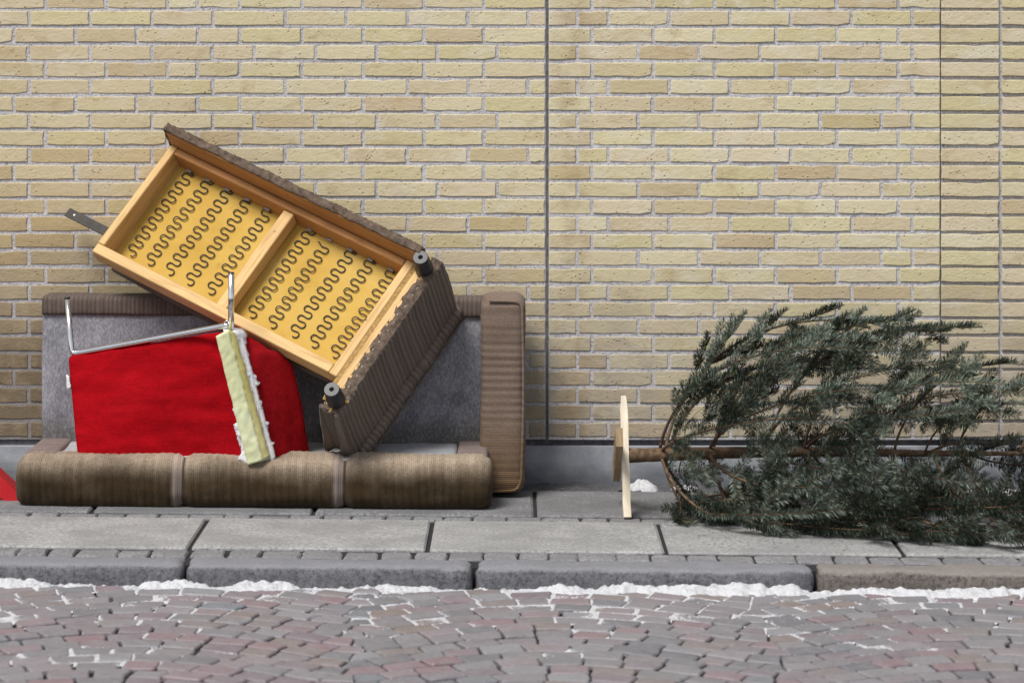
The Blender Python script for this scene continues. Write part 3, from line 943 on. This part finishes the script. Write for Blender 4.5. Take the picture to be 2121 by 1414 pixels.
for i, a in enumerate((.08, .17, .264, .36, .455, .652, .745, .84, .933, 1.027)):
    o = link('spring', spring_mesh(i, .088 + random.uniform(-.004, .006), .470 if i == 6 else .496 + random.uniform(-.004, .004)), M['wire'], fr, True)
    o.location = (a, 0, -.0912 + random.uniform(-.001, .001)); o.rotation_euler = (0, 0, random.uniform(-.012, .012))
    c = link('spring_clip', box_mesh('spring_clip', -.014, .010, -.004, .006, -.004, .004, .001), M['staple'], fr)
    c.location = (a, .494, -.083)
# upholstered end panel: cord skin over the board, lumpy stapled hem, welt along its far edge
PX0, PX1, PY0, PY1 = 1.147, 1.226, -.138, .582
def pan_d(p, n):
    d = .005*fbm(p[0]*7, p[1]*6, p[2]*6)
    if n[0] > .5: d += .0030*rib(p[1], 48) - .010*math.sin(min(1, max(0, -p[2]/.30))*math.pi)*.5
    if n[1] < -.5: d += .003*rib(p[0], 50) - .004*math.sin(min(1, max(0, -p[2]/.34))*math.pi)
    if n[0] < -.5: d += .040*min(1, max(0, -p[2]/.335))
    if n[2] > .5: d += .004*fbm(p[0]*40, p[1]*40) 
    return d
link('end_cover', rounded_box('end_cover', (1.2055, PY0, -.335), (PX1, PY1, .004), .011, (4, 170, 40), pan_d), M['cord_panel'], fr, True)
link('end_cover', rounded_box('end_cover', (PX0 - .014, PY0, -.335), (1.2054, -.1155, .004), .010, (26, 4, 40), pan_d), M['cord_panel_end'], fr, True)
link('end_cover', rounded_box('end_cover', (PX0 + .02, .5605, -.335), (1.2054, PY1, .004), .009, (20, 4, 40), pan_d), M['cord_panel_end'], fr, True)
# hem folded over the underside of the board
def hem():
    v = []; f = []; n, m = 220, 10
    for i in range(n + 1):
        y = PY0 + .006 + (PY1 - PY0 - .012)*i/n
        w = .052 + .010*fbm(y*9, 1, 1) + .003*fbm(y*40, 2, 1)
        if y < -.03: w += (-.03 - y)*.9
        w = min(w, .072)
        for k in range(m + 1):
            t = k/m
            z = .0085*math.sin(math.pi*min(1, t*1.0 + .12))**.6 + .006*fbm(y*38, t*2)
            v.append((PX1 - .003 - w*t, y, .0015 + z*(1 if k < m else .15)))
    for i in range(n):
        for k in range(m):
            a = i*(m + 1) + k; f.append((a, a + 1, a + m + 2, a + m + 1))
    me = mesh('hem', v, f); recalc(me); return me
hm = link('hem', hem(), M['fuzz'], fr, True)
st_me = box_mesh('staple', -.0006, .0006, -.003, .003, -.001, .0008)
for i in range(15):
    o = link('staple', st_me, M['staple'], fr); y = -.06 + i*.042 + random.uniform(-.008, .008)
    o.location = (PX1 - .028 + random.uniform(-.005, .005), y, .0115); o.rotation_euler = (0, 0, random.uniform(-.5, .5))
def flange_d(p, n): return .003*rib(p[1], 48) + .005*fbm(p[0]*8, p[1]*7, p[2]*8)
link('base_welt', rounded_box('base_welt', (PX0 + .03, PY0 + .02, -.402), (PX1 + .022, PY1 + .012, -.332), .028, (8, 170, 8), flange_d), M['cord_panel'], fr, True)
wp = [(PX1 + .020 + .003*math.sin(i*.9), PY0 + .03 + (PY1 - PY0 - .03)*i/80, -.396) for i in range(81)]
link('piping', mesh('piping', *tube_data(wp, .005, 8)), M['cord_panel_end'], fr, True)
# feet
def leg_mesh():
    prof = [(.0, -.012), (.034, -.012), (.034, .004), (.0335, .03), (.0285, .088), (.0270, .0915), (.0092, .0915), (.0088, .060), (.0, .060)]
    v = []; f = []; S = 28
    for (r_, z) in prof:
        for k in range(S): v.append((r_*math.cos(2*math.pi*k/S), r_*math.sin(2*math.pi*k/S), z))
    for i in range(len(prof) - 1):
        for k in range(S):
            a = i*S + k; b = i*S + (k + 1) % S; f.append((a, b, b + S, a + S))
    me = mesh('leg', v, f)
    bm = bmesh.new(); bm.from_mesh(me); bmesh.ops.remove_doubles(bm, verts=bm.verts[:], dist=1e-5)
    bmesh.ops.recalc_face_normals(bm, faces=bm.faces[:]); bm.to_mesh(me); bm.free(); return me
lm = leg_mesh()
for (a, b) in ((1.178, .520), (1.186, -.086)):
    o = link('leg', lm, M['plastic'], fr); o.location = (a, b, .006)
    lm.polygons.foreach_set('use_smooth', [abs(p.normal.z) < .7 for p in lm.polygons])
    for q in range(5):
        an = random.uniform(0, 6.28)
        c = link('splinter', box_mesh('splinter', -.014, .014, -.005, .005, -.002, .003, .001), M['chip'], fr)
        c.location = (a + .036*math.cos(an), b + .036*math.sin(an), .009); c.rotation_euler = (random.uniform(-.3, .3), random.uniform(-.3, .3), an)
b_ = fb('steel_bar', -.262, .03, .113, .151, -.112, -.106, 'steel', .001)
link('bolt', mesh('bolt', *tube_data([(-.225, .132, -.1075), (-.225, .132, -.1035)], .004, 10)), M['staple'], fr)

# ================================================================== RED CHAIR
chair = empty('red_chair', (-1.25, 10.62, .19))
tag(chair, 'overturned red upholstered chair with chrome legs up, torn open to foam, on the sofa', 'chair')
CO = Vector(chair.location)
def cp(o):
    o.parent = chair
    for v in o.data.vertices: v.co -= CO
    return o
F_ = 5954.0
def W(px, py, d): return np.array([(px - 1060.5)*d/F_, d, CAM_H - (py - 92)*d/F_])   # metres from a measured bearing and a chosen distance
# front corners and back corners of the seat block, metres
FLB, FLT, FRT, FRB = W(161, 962, 10.60), W(139, 737, 10.72), W(474, 683, 10.50), W(568, 962, 10.54)
BLB, BLT, BRT, BRB = W(175, 950, 10.80), W(165, 735, 10.90), W(592, 676, 10.575), W(648, 944, 10.70)
def block():
    nu, nv, nw = 44, 34, 14
    def corner(u, v, w):
        f = (FLB*(1-u) + FRB*u)*(1-v) + (FLT*(1-u) + FRT*u)*v
        b = (BLB*(1-u) + BRB*u)*(1-v) + (BLT*(1-u) + BRT*u)*v
        return f*(1-w) + b*w
    ids = {}; V = []; Fc = []
    size = np.array([.62, .42, .26]); rad = np.array([.03, .03, .03])
    def vid(i, j, k):
        if (i, j, k) in ids: return ids[(i, j, k)]
        q = np.array([i/nu, j/nv, k/nw])
        h = (q - .5)*size
        r_ = .022 + (.10 if (q[0] > .75 and q[1] > .7) else 0)*min(1, max(0, (q[0] - .75)*8, 0))*min(1, max(0, (q[1] - .7)*6))
        inner = np.clip(h, -(size/2 - r_), size/2 - r_)
        d = h - inner; L = np.linalg.norm(d)
        if L > 1e-9: h = inner + d/L*r_
        q = h/size + .5
        p = corner(*q)
        # belly and creases of the loose cloth
        if k == 0 or q[2] < .1:
            s = math.sin(math.pi*min(1, max(0, q[0])))*math.sin(math.pi*min(1, max(0, q[1])))
            p = p + np.array([0, -1, 0])*(.018*s + .006*fbm(q[0]*4, q[1]*9, 1) + .007*math.sin(q[1]*21 + 3*q[0] + 2*fbm(q[0]*2, q[1]*2))*max(0, q[0] - .15)*(1 - q[1]))
        if i == nu: p = p + np.array([1, -.3, 0])*(.010*math.sin(math.pi*q[1]) + .004*fbm(q[1]*6, q[2]*6, 2))
        if j == nv: p = p + np.array([0, 0, 1])*(.004*fbm(q[0]*7, q[2]*4, 5))
        ids[(i, j, k)] = len(V); V.append(p); return ids[(i, j, k)]
    for i in range(nu):
        for j in range(nv):
            for k in (0, nw): Fc.append((vid(i, j, k), vid(i+1, j, k), vid(i+1, j+1, k), vid(i, j+1, k)))
    for i in range(nu):
        for k in range(nw):
            for j in (0, nv): Fc.append((vid(i, j, k), vid(i+1, j, k), vid(i+1, j, k+1), vid(i, j, k+1)))
    for j in range(nv):
        for k in range(nw):
            for i in (0, nu): Fc.append((vid(i, j, k), vid(i, j+1, k), vid(i, j+1, k+1), vid(i, j, k+1)))
    me = mesh('seat', V, Fc); recalc(me)
    me.materials.append(M['red_cloth']); me.materials.append(M['red_worn'])
    nside = 2*nu*nv + 2*nu*nw
    for k_, p_ in enumerate(me.polygons):
        if k_ >= nside and (k_ - nside) % 2 == 1: p_.material_index = 1
    return me
cp(link('seat', block(), M['red_cloth'], None, True))
def rod_pts(a, b, n=2): return [a + (b - a)*i/(n - 1) for i in range(n)]
c1, c2 = W(149, 733, 10.73), W(477, 674, 10.485)
t1, t2 = W(139, 618, 10.75), W(479, 567, 10.47)
def bend(a, c, b, r_=.022):
    d1 = (a - c)/np.linalg.norm(a - c); d2 = (b - c)/np.linalg.norm(b - c)
    p0, p1 = c + d1*r_, c + d2*r_
    return [p0*(1-t)**2 + 2*c*t*(1-t) + p1*t*t for t in np.linspace(0, 1, 9)]
cp(link('leg', mesh('leg', *tube_data([t1] + bend(t1, c1, c2)[:5], .0105, 16)), M['chrome'], None, True))
cp(link('frame_rail', mesh('frame_rail', *tube_data(bend(t1, c1, c2)[4:] + bend(c1, c2 + np.array([-.012, 0, 0]), c2 + np.array([.01, .12, -.03]), .006), .0105, 16)), M['chrome'], None, True))
cp(link('leg', mesh('leg', *tube_data([t2, c2 + np.array([.003, -.004, -.012])], .0112, 16)), M['chrome'], None, True))
for t, c in ((t1, c1), (t2, c2)):
    d = (t - c)/np.linalg.norm(t - c)
    cp(link('end_cap', mesh('end_cap', *tube_data([t - d*.002, t + d*.005], .0108, 16)), M['plastic'], None, True))
rp = [W(470, 670, 10.485) + np.array([.010*math.cos(a), 0, .010*math.sin(a)]) for a in np.linspace(0, 3.6, 14)]
cp(link('wire_loop', mesh('wire_loop', *tube_data(rp, .0016, 6)), M['chrome'], None, True))
# exposed foam strip, batting and cardboard edge along the tear
def strip(name, L0, L1, R0, R1, dfront, dback, nl, nwid, amp, ragged, mat, sd, taper=True):
    """a long torn chunk: four measured corners of its face (bottom-left, top-left, bottom-right, top-right), depth dfront..dback"""
    V = []; Fc = []
    for side in (0, 1):
        for j in range(nl + 1):
            t = j/nl
            for i in range(nwid + 1):
                s = i/nwid
                a = L0*(1-t) + L1*t; b = R0*(1-t) + R1*t
                rg = ragged*(fbm(t*9, s*1.0 + sd, sd) + .5*fbm(t*30, s + sd, sd + 2))
                ss = s + (rg if i == nwid else (.5*rg if i == 0 else .6*rg))
                p = a + (b - a)*ss
                dd = dback if side else dfront
                edge = min(s, 1 - s)*2
                p = p + np.array([0, dd - (0 if side else amp*edge**.5*.8 + amp*(fbm(t*14, s*4, sd) + .4*fbm(t*45, s*12, sd))), 0])
                V.append(p)
    n = (nl + 1)*(nwid + 1)
    def id_(s, j, i): return s*n + j*(nwid + 1) + i
    for j in range(nl):
        for i in range(nwid):
            Fc.append((id_(0, j, i), id_(0, j, i+1), id_(0, j+1, i+1), id_(0, j+1, i)))
            Fc.append((id_(1, j, i), id_(1, j+1, i), id_(1, j+1, i+1), id_(1, j, i+1)))
        Fc.append((id_(0, j, 0), id_(0, j+1, 0), id_(1, j+1, 0), id_(1, j, 0)))
        Fc.append((id_(0, j, nwid), id_(1, j, nwid), id_(1, j+1, nwid), id_(0, j+1, nwid)))
    for i in range(nwid):
        Fc.append((id_(0, 0, i), id_(1, 0, i), id_(1, 0, i+1), id_(0, 0, i+1)))
        Fc.append((id_(0, nl, i), id_(0, nl, i+1), id_(1, nl, i+1), id_(1, nl, i)))
    me = mesh(name, V, Fc); recalc(me)
    return cp(link(name, me, mat, None, True))
strip('batting', W(503, 962, 10.50), W(462, 682, 10.475), W(567, 952, 10.52), W(500, 684, 10.49), .0, .07, 90, 6, .008, .24, M['batting'], 3.0)
strip('foam_padding', W(513, 963, 10.475), W(447, 697, 10.45), W(545, 953, 10.475), W(474, 684, 10.45), .0, .05, 60, 6, .005, .06, M['foam_g'], 8.0)
strip('foam_padding', W(543, 954, 10.478), W(472, 683, 10.452), W(558, 945, 10.50), W(487, 690, 10.47), .0, .045, 60, 3, .003, .20, M['foam_y2'] if 'foam_y2' in M else M['foam_y'], 11.0)
strip('batting', W(497, 925, 10.515), W(483, 880, 10.50), W(515, 920, 10.515), W(500, 870, 10.50), .0, .03, 14, 4, .006, .25, M['batting'], 15.0)
strip('torn_edge', W(561, 955, 10.515), W(494, 690, 10.485), W(570, 948, 10.52), W(503, 700, 10.49), -.002, .03, 60, 2, .001, .25, M['batting'], 21.0)
strip('batting', W(138, 806, 10.695), W(137, 776, 10.705), W(146, 803, 10.685), W(143, 780, 10.695), .0, .02, 8, 3, .003, .2, M['batting'], 25.0)

# ================================================================== RED BEAM PIECE (left edge)
beam = empty('red_board_frame', (-1.93, 10.62, .0))
tag(beam, 'broken red lacquered frame leaning behind the left end of the sofa rail', 'furniture piece')
p_lo = np.array([-1.795, 10.66, .020]); p_hi = np.array([-2.33, 10.66, .52])
d = (p_hi - p_lo)/np.linalg.norm(p_hi - p_lo)
L_ = float(np.linalg.norm(p_hi - p_lo))
me = box_mesh('board', 0, L_, -.055, .055, 0, .058, .003, 2)
o = link('board', me, M['red_paint'], beam); o.location = Vector(p_lo - np.array(beam.location)); o.rotation_euler = (0, math.atan2(p_lo[2] - p_hi[2], abs(p_hi[0] - p_lo[0])), 0)
o.rotation_euler = Matrix((( d[0], 0, -d[2]), (0, -1, 0), (d[2], 0, d[0]))).to_euler() if False else (0, -math.pi + math.atan2(d[2], -d[0]), 0)
o = link('board', box_mesh('board', -2.30 + 1.93, -1.88 + 1.93, .0, .05, .012, .05, .003, 2), M['red_paint'], beam)

# ================================================================== FIR TREE
tree = empty('fir_tree', (.45, 10.45, 0))
tag(tree, 'discarded fir tree lying on the pavement with a wooden cross stand on its trunk', 'tree')
TO = np.array((.45, 10.45, 0))
def trunk_pt(x):
    s = (x - .42)/2.0
    return np.array([x, 10.44 + .05*s + .012*math.sin(5*s), .207 + .014*s + .006*math.sin(7*s)])
def trunk_r(x): return max(.006, .0265 - .0135*(x - .42))
xs_ = np.linspace(.415, 2.55, 90)
tv, tf = tube_data([trunk_pt(x) for x in xs_], [trunk_r(x)*(1 + .06*fbm(x*20, 1)) for x in xs_], 14)
for q, p in enumerate(tv):
    tv[q] = Vector(p) + Vector((0, 0, 0))
o = link('trunk', mesh('trunk', tv, tf), M['bark'], tree, True)
for v in o.data.vertices: v.co -= Vector(TO)

def make_branch(x0, psi, Lx, Rm, seedv, sparse=0.0):
    """one limb with its side twigs and needles. psi: angle round the trunk (0 = up, 90 = towards camera)"""
    rr = np.random.default_rng(seedv)
    base = trunk_pt(x0)
    out = np.array([0, -math.sin(psi), math.cos(psi)])
    side = np.array([0, math.cos(psi), math.sin(psi)])
    wob = rr.uniform(-.12, .12)
    N = 34
    T = np.linspace(0, 1, N)
    pts = []
    lift = rr.uniform(.0, .13)
    bow = rr.uniform(2.2, 2.6) if x0 < .62 else rr.uniform(1.7, 2.4)
    Lx *= rr.uniform(.88, 1.12); Rm *= rr.uniform(.9, 1.1)
    for t in T:
        rad = Rm*(1 - (1 - t)**bow)
        al = Lx*(t**1.45)
        p = base + out*rad + np.array([1, 0, 0])*al + side*(wob*t*t + .02*math.sin(t*6 + seedv))*Lx
        droop = .05*t*t*(1 if out[2] > -.2 else 0)
        p[2] -= droop
        floor = gz(p[0]) + .018 + lift*t
        if p[2] < floor:                        # weight of the tree flattens the limbs below it
            push = floor - p[2]
            p[2] = floor + .03*math.exp(-push*6)*0
            p[1] += -push*.55*(1 if out[1] <= 0 else -1)
        if p[1] > 11.15: p[1] = 11.15 - .02*t
        pts.append(p)
    pts = np.array(pts)
    seg = np.diff(pts, axis=0); sl = np.linalg.norm(seg, axis=1); cum = np.concatenate([[0], np.cumsum(sl)]); TL = cum[-1]
    def at(s):
        s = min(max(s, 0), TL - 1e-6); k = min(np.searchsorted(cum, s, side='right') - 1, N - 2)
        u = (s - cum[k])/sl[k]
        return pts[k]*(1 - u) + pts[k+1]*u, seg[k]/sl[k]
    wv, wf = tube_data(pts, [max(.0016, .0078*(Lx/1.0)**.5*(1 - .85*t)) for t in T], 6)
    wv = [np.array(p) for p in wv]
    twigs = []                                  # (points, dirs, tone)
    tone_b = rr.uniform(0, 1)
    def add_twig(p, d, up, ln, order, tone):
        n = max(3, int(ln/.03)); q = [p]; dd = d.copy()
        curl = rr.normal(0, .10); gr = rr.uniform(-.06, .10)
        for i in range(n):
            dd = dd + up*gr*.35 + np.cross(up, dd)*curl*.3 + rr.normal(0, .05, 3) + np.array([.03, 0, .02])
            dd /= np.linalg.norm(dd)
            nx_ = q[-1] + dd*ln/n
            fl = gz(nx_[0]) + .008
            if nx_[2] < fl: nx_[2] = fl + .002; 
            if nx_[1] > 11.175: nx_[1] = 11.175
            q.append(nx_)
        twigs.append((np.array(q), up, tone, ln))
        if order > 0 and ln > .085:
            m = int(ln/.055)
            for i in range(1, m):
                if rr.random() < .12: continue
                s = i/m
                k = min(int(s*n), n - 1)
                dloc = (q[k+1] - q[k]); dloc /= np.linalg.norm(dloc)
                lat = np.cross(up, dloc); lat /= np.linalg.norm(lat) + 1e-9
                for sg in ((1, -1) if rr.random() < .75 else (rr.choice([1, -1]),)):
                    l2 = ln*(1 - s*.8)*rr.uniform(.35, .6)
                    if l2 < .022: continue
                    dv = dloc*.72 + lat*sg*.7 + up*rr.uniform(-.12, .22)
                    add_twig(q[k], dv/np.linalg.norm(dv), up, l2, order - 1, min(1, max(0, tone + rr.normal(0, .12))))
    s = TL*rr.uniform(.10, .24)
    while s < TL - .03:
        p, d = at(s)
        up = out - d*out.dot(d) + rr.normal(0, .18, 3); up /= np.linalg.norm(up)
        lat = np.cross(up, d); lat /= np.linalg.norm(lat)
        for sg in (1, -1):
            if rr.random() < (.28 if out[2] > -.1 else .12): continue
            ln = (.26*(1 - s/TL)**.6 + .10)*rr.uniform(.7, 1.15)*(Lx/.95)**.4
            fw = rr.uniform(.5, .85)
            dv = d*fw + lat*sg*(1.25 - fw) + up*rr.uniform(-.45, .25)
            add_twig(p, dv/np.linalg.norm(dv), up, ln, 1, (rr.uniform(.55, 1.0) if rr.random() < .15 + .4*tone_b else rr.uniform(0, .22)))
        s += rr.uniform(.12, .20)
    # leader of the limb itself carries needles on its outer part
    k0 = int(N*.3)
    upm = out
    twigs.append((pts[k0:], upm, tone_b*.8, TL*.6))
    # wood of the twigs, needles
    nv, nr, nt = [], [], []
    P0, D0, U0, LN, TN = [], [], [], [], []
    for q, up, tone, ln in twigs:
        if ln > .05:
            v_, f_ = tube_data(q, [max(.0009, .0021*(1 - .6*i/len(q))) for i in range(len(q))], 3, cap=False)
            n0 = len(wv); wv += [np.array(p) for p in v_]; wf += [tuple(n0 + k for k in t) for t in f_]
        sg_ = np.diff(q, axis=0); l_ = np.linalg.norm(sg_, axis=1); c_ = np.concatenate([[0], np.cumsum(l_)])
        m = max(4, int(c_[-1]/.0030))
        ss = np.linspace(.001, c_[-1] - 1e-5, m)
        kk_ = np.clip(np.searchsorted(c_, ss, side='right') - 1, 0, len(l_) - 1)
        u_ = ((ss - c_[kk_])/l_[kk_])[:, None]
        p = q[kk_]*(1 - u_) + q[kk_+1]*u_; d = sg_[kk_]/l_[kk_][:, None]
        lat = np.cross(np.broadcast_to(up, d.shape), d); lat /= np.linalg.norm(lat, axis=1)[:, None] + 1e-9
        upp = np.cross(d, lat)
        for rep in (1, -1, 0):
            if rep == 0:
                a = rr.uniform(-.9, .9, m)       # brush of needles over the upper side
                selm = rr.random(m) < .85
            else:
                a = rep*rr.uniform(1.05, 1.75, m); selm = rr.random(m) < .93
            dirv = d*rr.uniform(.45, .75, (m, 1)) + (lat*np.sin(a)[:, None] + upp*np.cos(a)[:, None])*.85
            dirv /= np.linalg.norm(dirv, axis=1)[:, None]
            P0.append(p[selm]); D0.append(dirv[selm]); U0.append(np.cross(dirv, d)[selm]); 
            endf = np.minimum(1, .55 + (c_[-1] - ss)/.03)
            LN.append((rr.uniform(.022, .036, m)*endf)[selm]); TN.append(np.full(selm.sum(), tone))
    P0 = np.concatenate(P0); D0 = np.concatenate(D0); U0 = np.concatenate(U0); LN = np.concatenate(LN); TN = np.concatenate(TN)
    Wd = np.cross(D0, U0); 
    ran = rr.normal(0, .6, Wd.shape); Wd = Wd + ran*np.linalg.norm(Wd, axis=1)[:, None]
    Wd /= np.linalg.norm(Wd, axis=1)[:, None] + 1e-9
    hw = .0019
    mid = P0 + D0*(LN*.55)[:, None]
    tip = P0 + D0*LN[:, None] + rr.normal(0, .0012, P0.shape)
    n = len(P0)
    V = np.empty((n, 4, 3)); V[:, 0] = P0; V[:, 1] = mid - Wd*hw; V[:, 2] = tip; V[:, 3] = mid + Wd*hw
    V[:, :, 2] = np.maximum(V[:, :, 2], -SLOPE*V[:, :, 0] + .002)
    return wv, wf, V.reshape(-1, 3), np.repeat(rr.random(n), 4), np.repeat(np.clip(TN + rr.normal(0, .12, n), 0, 1), 4)

def add_branch(args):
    wv, wf, nv, nr, nt = make_branch(*args)
    me = mesh('branch', [p - TO for p in wv], wf)
    b = link('branch', me, M['bark'], tree, True)
    n = len(nv)//4
    nm = bpy.data.meshes.new('needles')
    nm.vertices.add(len(nv)); nm.vertices.foreach_set('co', (nv - TO).astype(np.float32).ravel())
    nm.loops.add(n*4); nm.loops.foreach_set('vertex_index', np.arange(n*4, dtype=np.int32))
    nm.polygons.add(n); nm.polygons.foreach_set('loop_start', np.arange(n, dtype=np.int32)*4)
    nm.update(calc_edges=True); nm.validate()
    vattr(nm, 'rnd', nr); vattr(nm, 'tone', nt)
    link('needles', nm, M['needle'], b)
    return n*2
tot = 0
D2 = math.radians
# whorls: position along the trunk, angles round it (0 up, 90 to the camera, 180 down), forward reach, outward reach
whorls = [(.555, [(-12, .85, .56), (22, .80, .52), (58, .62, .38), (122, .66, .54), (160, .6, .44), (235, .7, .48), (315, .7, .46)]),
          (.72, [(5, .76, .55), (44, .70, .42), (108, .62, .50), (146, .75, .64), (215, .7, .5), (328, .70, .50)]),
          (.92, [(-22, .66, .50), (30, .66, .44), (84, .45, .28), (124, .74, .66), (270, .7, .45)]),
          (1.08, [(8, .66, .48), (60, .55, .34), (140, .76, .76), (190, .6, .4), (240, .7, .48)]),
          (1.22, [(36, .52, .36), (102, .5, .34), (128, .66, .60), (300, .62, .40)]),
          (1.38, [(-5, .50, .40), (145, .62, .84), (200, .5, .35)]),
          (1.52, [(28, .40, .30), (118, .46, .46), (280, .5, .3)]),
          (1.64, [(5, .40, .32), (132, .46, .78), (180, .45, .3), (260, .5, .36)]),
          (1.86, [(-10, .45, .2), (60, .45, .22), (120, .45, .5), (190, .35, .25), (250, .4, .26)]),
          (2.10, [(20, .34, .16), (100, .34, .2), (180, .28, .18), (270, .3, .18)]),
          (2.32, [(0, .25, .12), (90, .25, .12), (180, .22, .12), (270, .22, .12)])]
sd = 100
for x0, brs in whorls:
    for (ang, Lx, Rm) in brs:
        sd += 1
        tot += add_branch((x0 + random.uniform(-.02, .02), D2(ang + random.uniform(-6, 6)), Lx, Rm, sd, .0))
print('needle triangles', tot)
# bare thin twigs at the first whorl
for q in range(5):
    a0 = trunk_pt(.56 + .02*q); an = random.uniform(-1.2, 1.2); pp = []
    for t in np.linspace(0, 1, 10):
        pp.append(a0 + np.array([.03 + .10*t*t - .05*math.sin(t*2), -.10*math.sin(an)*t, (.16*t)*(1 if q % 2 else -1)]) - TO)
    link('bare_twig', mesh('bare_twig', *tube_data(pp, [.0028*(1 - .7*t) for t in np.linspace(0, 1, 10)], 6)), M['bark'], tree, True)
# cross stand: two planks nailed across the butt
def plank(name, length, width, thick, mat, x, roll, cut, cz):
    n = 26; v = []; f = []
    for i in range(n + 1):
        s = -length/2 + length*i/n
        e = .004*fbm(s*10, cut, 1)
        wl = width/2 + .004*fbm(s*9, cut + 3)
        wr = width/2 + .004*fbm(s*7, cut + 6)
        if cut and s > length/2 - .06: wr -= (s - (length/2 - .06))*.55
        th = thick*(1 - (.35*max(0, (s - length/2 + .05)/.05) if cut else 0))
        v += [(-th/2 + e, -wl, s), (th/2 + e, -wl, s), (th/2 + e, wr, s), (-th/2 + e, wr, s)]
    for i in range(n):
        for k in range(4):
            a = i*4 + k; b = i*4 + (k + 1) % 4; f.append((a, b, b + 4, a + 4))
    f.append((3, 2, 1, 0)); f.append((n*4, n*4+1, n*4+2, n*4+3))
    me = mesh(name, v, f); recalc(me)
    o = link(name, me, M[mat], tree); o.location = Vector((x, 10.44, cz)) - Vector(TO); o.rotation_euler = (roll, -.018, 0)
    return o
plank('stand_plank', .452, .070, .027, 'stand_wood', .411, D2(-24), 1.0, .197)
plank('stand_plank', .470, .068, .026, 'stand_wood_b', .384, D2(66), 0.0, .207)

# needles shed on the slabs round the tree
lv, lf = [], []
for q in range(700):
    x = random.gauss(1.25, .45); y = random.gauss(10.15, .25)
    if not (9.7 < y < 10.95 and .5 < x < 2.4): continue
    an = random.uniform(0, 6.28); L = random.uniform(.014, .026); z = gz(x) + .0035
    dx, dy = math.cos(an)*L, math.sin(an)*L; ox, oy = -math.sin(an)*.0016, math.cos(an)*.0016
    n0 = len(lv); lv += [(x, y, z), (x + dx/2 + ox, y + dy/2 + oy, z + .001), (x + dx, y + dy, z), (x + dx/2 - ox, y + dy/2 - oy, z + .001)]
    lf.append((n0, n0 + 1, n0 + 2, n0 + 3))
lm_ = mesh('needle_litter', lv, lf); vattr(lm_, 'rnd', list(np.repeat(rng.random(len(lv)//4), 4))); vattr(lm_, 'tone', [.15]*len(lv))
tag(link('needle_litter', lm_, M['needle']), 'loose fir needles shed on the paving around the tree', 'needles', kind='stuff')
